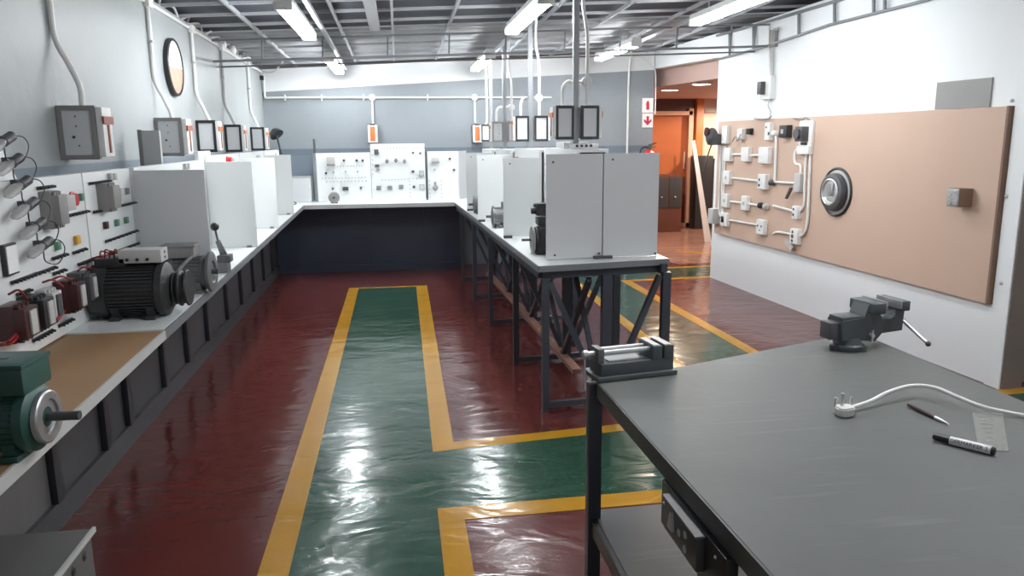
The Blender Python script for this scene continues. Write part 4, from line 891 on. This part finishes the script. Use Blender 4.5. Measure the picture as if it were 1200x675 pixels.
for k in range(6):
    y = 4.9 + k * 0.75; q = V((-1.58, y, zt(y) + 0.04))
    MB().tube([q, q + V((0.03, 0.15, 0.05)), q + V((-0.02, 0.32, 0.02)), q + V((0.02, 0.5, 0.045)), q + V((0, 0.7, 0.0))], 0.009, 7).build('loose_cable', 'white_pvc' if k % 2 else 'lgrey', t)
for y in (7.75, 8.2): MB().sphere((-1.56, y, zt(y) + 0.05), 0.06, 14, (0.7, 1.2, 0.9)).build('cable_bundle', 'white_pvc', t)
MB().tube([(-1.52, 9.75, zt(9.7)), (-1.40, 9.7, 2.40), (-1.30, 9.6, 2.46), (-1.25, 9.5, 2.50)], 0.008).build('loose_cable', 'white_pvc', t)
MB().lohi((-1.56, 9.74, 2.31), (-1.52, 9.80, 2.36)).build('clip_box', 'black', t)
# run across the back wall
t = thing('conduit', 'white conduit run with round junction boxes across the back wall', 'conduit', (0, 9.83, 2.1))
z = 2.11; xs = at_y(311, 115, 9.83).x
MB().tube([(-1.53, 9.83, 2.38), (-1.53, 9.83, 2.14), (-1.52, 9.83, z), (-1.45, 9.83, z)], 0.013, 8, 3).build('pipe', 'white_pvc', t)
MB().cyl((-1.46, 9.83, z), (1.98, 9.83, z), 0.013, n=10).build('pipe', 'white_pvc', t)
for px in (436, 556):
    x = at_y(px, 114, 9.83).x
    MB().lathe([(0.042, 0), (0.042, 0.035), (0.034, 0.042), (0, 0.042)], (x, 9.849, z), (0, -1, 0), 24).build('junction_box', 'white_pvc', t)
    MB().cyl((x, 9.83, z), (x, 9.80, 1.80), 0.013, n=10).build('drop_pipe', 'white_pvc', t)
for px in (334, 377, 501, 426): x = at_y(px, 114, 9.83).x; MB().lohi((x - 0.008, 9.81, z - 0.035), (x + 0.008, 9.85, z + 0.035)).build('saddle', 'white_pvc', t)
t = thing('conduit', 'white vertical conduit on the back wall left of the fire sign', 'conduit', (2.93, 9.83, 0.9))
x = at_y(737, 120, 9.83).x
MB().tube([(x + 0.02, 9.83, 2.72), (x, 9.83, 2.5), (x - 0.01, 9.83, 2.1), (x - 0.01, 9.83, 0.02)], 0.014, 8).build('pipe', 'white_pvc', t)
MB().lathe([(0.04, 0), (0.04, 0.03), (0, 0.035)], (x + 0.015, 9.849, 2.62), (0, -1, 0), 20).build('junction_box', 'white_pvc', t)
MB().tube([(x + 0.03, 9.83, 2.62), (x + 0.15, 9.83, 2.60), (x + 0.30, 9.82, 2.48), (3.34, 9.82, 2.38), (3.345, 9.82, 1.9)], 0.008, 7).build('loose_cable', 'white_pvc', t)

# two-tone round plaque and grey upright panel on the left wall
cc = at_x(205, 79, -1.535); R_ = 0.20
t = thing('wall_plaque', 'round dark rimmed plaque, white above and tan below, high on the left wall', 'plaque', (-1.56, cc.y, cc.z))
tilt = V((1, 0.0, 0.0))
MB().lathe([(R_, 0), (R_, 0.03), (R_ - 0.012, 0.036), (R_ - 0.018, 0.03), (R_ - 0.018, 0.0)], (-1.558, cc.y, cc.z), tilt, 48).build('rim', 'black', t)
for nm_, a0, mt_ in (('upper_face', 0, 'white_sign'), ('lower_face', math.pi, 'plaque_tan')):
    MB().prism([(-1.535, cc.y + (R_ - 0.019) * math.cos(a0 + math.pi * k / 24), cc.z + (R_ - 0.019) * math.sin(a0 + math.pi * k / 24)) for k in range(25)], (0.004, 0, 0)).build(nm_, mt_, t)
a = at_y(160, 152, 4.8); b = at_y(190, 195, 4.8)
t = thing('upright_panel', 'rough grey upright panel standing between boards and left wall', 'panel', ((a.x + b.x) / 2, 4.8, 0.871))
MB().lohi((at_y(166, 160, 4.8).x, 4.8, 0.872), (b.x, 4.83, a.z - 0.005)).build('face', 'lgrey', t)
MB().lohi((a.x, 4.805, 0.872), (at_y(166, 160, 4.8).x, 4.86, a.z)).build('side_strip', 'mgrey', t)

# ================================================================ FIRE SIGN AND EXTINGUISHER
for k, (py0, py1, lab_) in enumerate(((115, 132, 'upper white sign with a red fire extinguisher pictogram'), (133, 149.5, 'lower white sign with a red downward arrow'))):
    a, b = at_y(752.5, py1, 9.84), at_y(768, py0, 9.84); b.x = min(b.x, 3.325); c = (a + b) / 2; w, h = b.x - a.x, b.z - a.z
    t = thing('fire_sign', lab_, 'sign', (c.x, 9.845, a.z), 'fire signs on the back wall')
    MB().lohi((a.x, 9.838, a.z), (b.x, 9.848, b.z)).build('plate', 'white_sign', t)
    y = 9.836
    if k == 0:
        pts = [(-0.02, -0.055), (0.02, -0.055), (0.02, 0.03), (0.010, 0.045), (0.012, 0.058), (-0.008, 0.058), (-0.008, 0.045), (-0.02, 0.03)]
        MB().prism([(c.x + px_, y, c.z + pz_) for px_, pz_ in pts], (0, 0.003, 0)).bar((c.x - 0.008, y + 0.001, c.z + 0.055), (c.x - 0.032, y + 0.001, c.z + 0.0), 0.005, 0.003).build('pictogram', 'sign_red', t)
    else:
        pts = [(0, -0.062), (0.05, -0.01), (0.05, 0.022), (0.016, -0.008), (0.016, 0.055), (-0.016, 0.055), (-0.016, -0.008), (-0.05, 0.022), (-0.05, -0.01)]
        MB().prism([(c.x + px_, y, c.z + pz_) for px_, pz_ in pts], (0, 0.003, 0)).build('pictogram', 'sign_red', t)
q = at_y(767, 185, 9.70); q.x = min(q.x, 3.25)
t = thing('fire_extinguisher', 'red fire extinguisher with black hose hung near the end of the back wall', 'fire extinguisher', (q.x, 9.72, 0.95))
MB().lathe([(0.07, 0), (0.085, 0.01), (0.085, 0.40), (0.07, 0.45), (0.03, 0.475), (0.03, 0.49)], (q.x, 9.74, 0.96), (0, 0, 1), 28).build('cylinder', 'red', t)
v_ = MB().cyl((q.x, 9.74, 1.44), (q.x, 9.74, 1.49), 0.02, n=12).bar((q.x - 0.02, 9.74, 1.50), (q.x + 0.09, 9.73, 1.53), 0.018, 0.02).bar((q.x - 0.02, 9.74, 1.485), (q.x + 0.08, 9.73, 1.48), 0.018, 0.012).build('valve', 'dgrey', t)
MB().tube([(q.x - 0.02, 9.74, 1.475), (q.x - 0.08, 9.73, 1.475), (q.x - 0.125, 9.72, 1.42), (q.x - 0.13, 9.72, 1.25), (q.x - 0.11, 9.72, 1.1)], 0.011).build('hose', 'black', t)
MB().lohi((q.x - 0.04, 9.81, 1.2), (q.x + 0.04, 9.85, 1.3)).build('bracket', 'dgrey', t)

# ================================================================ FOYER THINGS
a, b = at_y(767, 262, 12.6), at_y(800, 205, 12.6)
t = thing('cabinet', 'dark cabinet standing before the foyer door', 'cabinet', ((a.x + b.x) / 2, 12.7, 0))
MB().lohi((a.x - 0.35, 12.6, 0.0), (b.x, 12.95, b.z), 0.008).build('body', 'wood_dark', t)
for k in range(2):
    x0_ = a.x + 0.02 + k * 0.24 - 0.02; dr = MB().lohi((x0_, 12.585, 0.42), (x0_ + 0.22, 12.60, b.z - 0.04), 0.003).build('door', 'char', t)
    MB().sphere((x0_ + 0.11, 12.58, 0.6), 0.015, 10).build('knob', 'lgrey', dr)
p0, p1 = at_y(813, 166, 11.2), at_y(833, 250, 11.2)
o = MB().prism([p0 + V((-0.02, 0, 0)), p0 + V((0.02, 0, 0.02)), V((p1.x + 0.03, 11.2, 0.003)), V((p1.x - 0.07, 11.2, 0.003))], (0, 0.03, 0)).build('leaning_board', 'white_sign'); tag(o, 'narrow white board leaning in the foyer opening', 'board')
a, b = at_y(814, 262, 12.9), at_y(832, 186, 12.9)
t = thing('locker', 'tall black cupboard behind the leaning white board', 'cupboard', ((a.x + b.x) / 2, 13.1, 0))
MB().lohi((a.x, 12.9, 0), (a.x + 0.30, 13.2, b.z + 0.05), 0.01).lohi((a.x + 0.30, 12.95, 0), (a.x + 0.75, 13.2, b.z), 0.01).build('body', 'black', t)
MB().lohi((a.x + 0.32, 12.935, 0.1), (a.x + 0.70, 12.95, b.z - 0.1)).build('door', 'dgrey', t)

# ================================================================ RIGHT WALL: BOARD AND ELECTRICAL PRACTICE PIECES
s0, s1 = 0.13, (at_w(1187, 125) - WA).dot(WU)
t = thing('wall_board', 'large tan chipboard panel fixed along the white right wall', 'board', wp(2, 0.53, 0.02))
BT = 0.035
MB().prism([wp(s0, 0.537, BT), wp(s1, 0.530, BT), wp(s1, 1.770, BT), wp(s0, 1.765, BT)], -WN * (BT - 0.002)).build('panel', 'tan', t)
MB().box(wp(s1 + 0.008, 1.15, BT / 2 + 0.004), (0.016, BT + 0.008, 1.245), MWALL).build('end_batten', 'tan_edge', t)
def bw(px, py, off=0.0): return at_w(px, py, BT + off)
def wbox(mb, c, du, dn, dz, bev=0.004): return mb.box(c + WN * (dn / 2), (du, dn, dz), MWALL, bev)
GRP = 'electrical practice fittings on the tan board'
def fitting(name, cat, lab, px, py, du=0.15, dz=0.145, dn=0.045, m='white_pvc', holes=()):
    p = bw(px, py, 0.0) ; p = p.copy()
    t = thing(name, lab, cat, p, GRP)
    wbox(MB(), p, du, dn * 0.75, dz).build('back_box', m, t)
    mb = MB(); mb.box(p + WN * (dn * 0.85), (du * 0.96, dn * 0.3, dz * 0.96), MWALL, 0.004); f = mb.build('cover', m, t)
    for (u, z, r, hm) in holes:
        q = p + WU * u + V((0, 0, z)) + WN * dn
        MB().box(q, (r * 2, 0.006, r * 2), MWALL, 0.002).build('rocker' if hm != 'black' else 'pin_hole', hm, f)
    return t
SW = [(0, 0.0, 0.018, 'lgrey')]
# px given on the board plane, so shift right by half the box depth
for nm, ct, lb, px, py, kw in (
    ('switch_box', 'switch', 'blank white box at the left of the three in the upper row', 856, 181, {}),
    ('switch_box', 'switch', 'middle white box of the three in the upper row', 877, 181, {}),
    ('switch_box', 'switch', 'right and largest white box of the three in the upper row', 899, 182, dict(du=0.19, dz=0.16)),
    ('light_switch', 'switch', 'white light switch at the left of the middle row', 855, 208, dict(holes=SW)),
    ('socket_outlet', 'socket', 'white socket box at the right of the middle row', 897, 213, dict(holes=[(-0.04, 0.02, 0.012, 'dgrey'), (-0.04, -0.035, 0.012, 'black')])),
    ('light_switch', 'switch', 'white light switch left in the row below the middle', 853, 235, dict(holes=SW)),
    ('light_switch', 'switch', 'narrow white light switch second in the row below the middle', 876, 238, dict(du=0.12, holes=SW)),
    ('light_switch', 'switch', 'white switch with a black framed rocker in the bottom row', 852, 257, dict(holes=[(-0.02, 0, 0.032, 'black'), (-0.02, 0.0, 0.022, 'lgrey')])),
    ('socket_outlet', 'socket', 'white double pin socket at the right of the bottom row', 895, 266, dict(holes=[(-0.04, 0.01, 0.01, 'dgrey'), (0.03, 0.01, 0.01, 'black'), (0.0, -0.03, 0.008, 'dgrey')])),
    ('switch_box', 'switch', 'grey box hanging with a loose rocker near the right conduits', 939, 214, dict(du=0.10, dz=0.17, m='lgrey')),
    ('switch_box', 'switch', 'open white switch box with two dark slots beside the right conduits', 936, 249, dict(du=0.09, dz=0.12, holes=[(-0.015, 0.03, 0.01, 'black'), (-0.015, -0.02, 0.01, 'black')])),
    ('switch_box', 'switch', 'open white box with bare terminals low by the right conduits', 935, 277, dict(du=0.13, dz=0.14, holes=[(-0.02, 0.04, 0.012, 'black'), (-0.02, 0.0, 0.016, 'dgrey'), (-0.02, -0.04, 0.012, 'black')])),
    ('switch_box', 'switch', 'tall white box beside the black plug at the top left', 853, 158, dict(du=0.12, dz=0.19)),
    ('junction_box', 'junction box', 'open white fitting with loose wires in the top row', 871, 157, dict(du=0.10, dz=0.11)),
    ('junction_box', 'junction box', 'tall open white box in the middle of the top row', 904, 154, dict(du=0.10, dz=0.17, holes=[(0.03, -0.02, 0.014, 'black'), (-0.02, 0.04, 0.01, 'dgrey')])),
    ('lamp_socket', 'socket', 'small black bulb holder in the top row', 881, 154, dict(du=0.07, dz=0.06, m='black')),
    ('circuit_breaker', 'breaker', 'black circuit breaker with a white centre in the top row', 924, 154, dict(du=0.13, dz=0.115, m='black', dn=0.06, holes=[(-0.01, 0.0, 0.02, 'lgrey')])),
    ('switch_box', 'switch', 'grey double box at the very left edge of the tan board', 841, 253, dict(du=0.12, dz=0.17, m='lgrey', dn=0.09))):
    fitting(nm, ct, lb, px, py, **kw)
# black plug cluster
p = bw(846, 160)
t = thing('plug_adapter', 'bulky black plug adapter at the top left of the tan board', 'plug', p, GRP)
mb = MB(); mb.sphere(p + WN * 0.12, 0.085, 12, (0.8, 0.9, 1.15)); mb.box(p + WN * 0.09 + V((0, 0, -0.03)), (0.13, 0.12, 0.12), MWALL, 0.02); mb.build('plug_body', 'dgrey', t)
MB().tube([p + WN * 0.12 + V((0, 0, -0.09)), p + WN * 0.15 + V((0, 0, -0.18)), p + WN * 0.20 + V((0, 0, -0.36))], 0.008).build('cord', 'black', t)
MB().lathe([(0.05, 0), (0.05, 0.02), (0.03, 0.025)], p + WN * 0.17 + V((0, 0, 0.05)), WN, 16).build('plug_top', 'maroon', t)
# consumer unit on the board
p = bw(947, 161)
t = thing('consumer_unit', 'white panel with a large black contactor at the top of the tan board', 'electrical box', p, GRP)
a = bw(953, 144); b = bw(940, 178)
wbox(MB(), p, 0.20, 0.03, a.z - b.z + 0.04).build('back_plate', 'white_pvc', t)
wbox(MB(), p + V((0, 0, -0.11)) + WN * 0.0, 0.19, 0.05, 0.07).build('terminal_cover', 'white_pvc', t)
mb = MB(); mb.box(p + WN * 0.065 + V((0, 0, 0.03)), (0.11, 0.07, 0.13), MWALL, 0.008); mb.cyl(p + WN * 0.095 + V((0, 0, 0.03)), p + WN * 0.125 + V((0, 0, 0.03)), 0.045, n=18); mb.build('contactor', 'dgrey', t)
MB().box(p + WN * 0.035 + V((0.0, 0, -0.055)) , (0.08, 0.02, 0.02), MWALL).build('slot', 'black', t)
# conduits on the board
def pipe(lab, pts, r=0.011, off=0.014, m='white_pvc', sub=4, extra=None):
    P_ = [bw(px, py, off) for px, py in pts]
    t = thing('conduit', lab, 'conduit', P_[0], 'white conduits on the tan board')
    MB().tube(P_, r, 8, sub).build('pipe', m, t)
    return t
pipe('short white conduit linking the first two upper boxes', [(858, 181), (874, 181)])
pipe('short white conduit linking the last two upper boxes', [(880, 182), (896, 182)])
pipe('white conduit along the middle row to the socket', [(858, 208.5), (893, 212.5)])
pipe('white conduit in the middle row towards the right conduits', [(902, 213), (936, 215)])
pipe('white conduit dropping from the top row to the middle row', [(910, 156), (908, 212)], 0.014)
pipe('white conduit below the middle row ending in a black connector', [(856, 236), (874, 238.5), (892, 241)])
pipe('white conduit from the pale knob to the open slotted switch', [(906, 241), (932, 248)])
pipe('long white conduit along the bottom row', [(855, 258), (893, 264.5)])
pipe('short white conduit at the bottom feeding the open box', [(906, 274), (912, 272), (930, 275)])
for k, lab_ in enumerate(('leftmost', 'middle', 'right')):
    pipe('%s of three vertical white conduits under the black plug' % lab_, [(845 + 2.6 * k, 171), (843.5 + 2.6 * k, 210), (842.5 + 2.4 * k, 245 + 4 * k), (845 + 2 * k, 254)] if k != 1 else [(847.6, 171), (845.5, 258), (852, 257)], 0.011)
pipe('inner of two long white conduits below the contactor panel', [(945, 178), (943, 215), (942, 240), (937, 248)], 0.012)
pipe('outer of two long white conduits below the contactor panel', [(950, 178), (948, 225), (946, 262), (942, 274), (936, 277)], 0.013)
pipe('white looped cable left of the contactor panel', [(940, 174), (933, 176), (931, 187), (933, 192), (938, 194), (938, 205)], 0.011)
for lab_, px, py, m_ in (('black cable connector ending the row below the middle', 894, 240.5, 'black'), ('small pale knob beside the black connector', 900, 242, 'lgrey'), ('white conduit tee at the top of the dropping conduit', 911, 156, 'white_pvc'), ('dark tee at the end of the middle socket', 907, 214, 'dgrey')):
    p = bw(px, py); o = MB().lathe([(0.02, 0), (0.03, 0.01), (0.028, 0.045), (0.015, 0.055), (0, 0.055)], p, WN, 16).box(p + WN * 0.02, (0.075, 0.03, 0.04), MWALL, 0.006).build('conduit_fitting', m_); tag(o, lab_, 'fitting', GRP)
p = bw(929, 287); o = MB().box(p + WN * 0.04, (0.13, 0.02, 0.05), MWALL @ Matrix.Rotation(0.5, 3, 'Y'), 0.004).build('loose_cover', 'lgrey'); tag(o, 'loose switch cover dangling below the open box', 'cover', GRP)
p = bw(932, 220); o = MB().bar(p + WN * 0.04, p + WN * 0.06 + V((0, 0, -0.10)) - WU * 0.04, 0.03, 0.02).build('loose_rocker', 'dgrey'); tag(o, 'dark rocker hanging loose beside the grey box', 'switch', GRP)
o = MB().tube([bw(884, 139, 0.01), bw(893, 139.5, 0.03), bw(900, 139, 0.02), bw(904, 136, 0.02)], 0.006).build('wire_end', 'mgrey'); tag(o, 'grey wire lying along the top edge of the tan board', 'wire')
o = MB().tube([bw(930, 139, 0.01), bw(940, 140, 0.03), bw(944, 138, 0.03), bw(949, 141, 0.02)], 0.006).build('wire_end', 'mgrey'); tag(o, 'grey wire curling above the contactor panel', 'wire')
o = MB().tube([bw(868, 157, 0.05), bw(864, 166, 0.06), bw(862, 160, 0.06), bw(858, 166, 0.05)], 0.005).build('wire_end', 'mgrey'); tag(o, 'loose wires out of the top row fitting', 'wire')

# round fitting
p = bw(981, 225)
t = thing('bulkhead_lamp', 'large round black fitting with a metal plate inside on the tan board', 'light fitting', p)
MB().lathe([(0.205, 0), (0.205, 0.012), (0.195, 0.018), (0.185, 0.012), (0.185, 0.0)], p, WN, 48).build('outer_rim', 'black', t)
MB().lathe([(0.0, 0.003), (0.186, 0.003), (0.186, 0.007), (0.0, 0.007)], p, WN, 48).build('back_plate', 'lgrey', t)
MB().lathe([(0.150, 0.004), (0.158, 0.012), (0.154, 0.03), (0.158, 0.038), (0.150, 0.062), (0.138, 0.070), (0.115, 0.070), (0.11, 0.055), (0.11, 0.012)], p, WN, 48).build('drum', 'dgrey', t)
MB().lathe([(0.112, 0.064), (0.114, 0.074), (0.104, 0.078), (0.098, 0.072), (0.098, 0.062)], p, WN, 48).build('inner_ring', 'chrome', t)
MB().lathe([(0.0, 0.012), (0.109, 0.012), (0.109, 0.02), (0.0, 0.02)], p, WN, 32).build('reflector', 'mgrey', t)
MB().box(p + WN * 0.045 + V((0, 0, 0.02)), (0.10, 0.05, 0.11), MWALL, 0.012).build('plate', 'mgrey', t)
MB().box(p + WN * 0.073 + V((0, 0, 0.03)) + WU * 0.03, (0.03, 0.01, 0.10), MWALL, 0.004).build('clip', 'chrome', t)
MB().tube([p + WN * 0.07 + V((0, 0, -0.05)) - WU * 0.06, p + WN * 0.085 + V((0, 0, -0.075)), p + WN * 0.075 + V((0, 0, -0.09)) + WU * 0.04], 0.008).build('wire', 'white_pvc', t)
# small metal cube
p = bw(1133, 231)
t = thing('conduit_box', 'small square metal box on the right part of the tan board', 'box', p)
wbox(MB(), p, 0.105, 0.105, 0.12, 0.006).build('body', 'tan_edge', t)
MB().box(p + WN * 0.107, (0.10, 0.006, 0.115), MWALL, 0.003).build('cover', 'steel', t)
for u, z_ in ((-0.025, 0.03), (0.025, 0.03), (-0.025, -0.03), (0.025, -0.03)): MB().lathe([(0.018, 0), (0.018, 0.006), (0.008, 0.006), (0.008, 0.001)], p + WN * 0.108 + WU * u + V((0, 0, z_)), WN, 16).build('knockout', 'lgrey', t)
# grey rectangle, isolator and its conduit, on the wall
a, b = at_w(1100, 97), at_w(1161, 125)
o = MB().prism([wp((a - WA).dot(WU), 1.775, 0.012), wp((b - WA).dot(WU), 1.775, 0.012), wp((b - WA).dot(WU), 1.955, 0.012), wp((a - WA).dot(WU), 1.955, 0.012)], -WN * 0.011).build('grey_sheet', 'mgrey'); tag(o, 'plain grey rectangular sheet on the white wall above the tan board', 'panel')
p = at_w(902, 103)
t = thing('isolator_switch', 'white isolator switch with black side high on the white wall', 'switch', p)
a = at_w(904, 90).z; b = at_w(904, 117).z
wbox(MB(), p, 0.20, 0.05, a - b).build('body', 'white_pvc', t)
MB().box(p + WN * 0.075 - WU * 0.03, (0.07, 0.05, (a - b) * 0.55), MWALL, 0.006).build('handle', 'dgrey', t)
t = thing('conduit', 'white conduit from the roof rail down to the isolator on the white wall', 'conduit', at_w(904, 30))
MB().tube([at_w(901, 28, 0.015), at_w(902, 60, 0.015), at_w(903, 92, 0.015)], 0.014, 8).build('pipe', 'white_pvc', t)
MB().tube([at_w(911, 34, 0.03), at_w(906, 37, 0.03), at_w(905, 60, 0.02), at_w(905.5, 91, 0.015)], 0.012, 8).build('pipe', 'lgrey', t)
wbox(MB(), at_w(909, 45), 0.1, 0.04, 0.16).build('junction_box', 'mgrey', t)
MB().tube([at_w(902, 117, 0.02), at_w(900, 124, 0.02), at_w(903, 131, 0.02), at_w(902, 139, 0.04)], 0.006).build('wire', 'lgrey', t)
for py in (118, 230, 332):
    p = at_w(1186 - (py - 118) * 0.06, py, 0.02); o = MB().sphere(p, 0.012, 10).build('wall_bolt', 'lgrey'); tag(o, {118: 'highest', 230: 'middle', 332: 'lowest'}[py] + ' small bolt on the white corner strip beside the tan board', 'bolt', 'bolts on the corner strip')
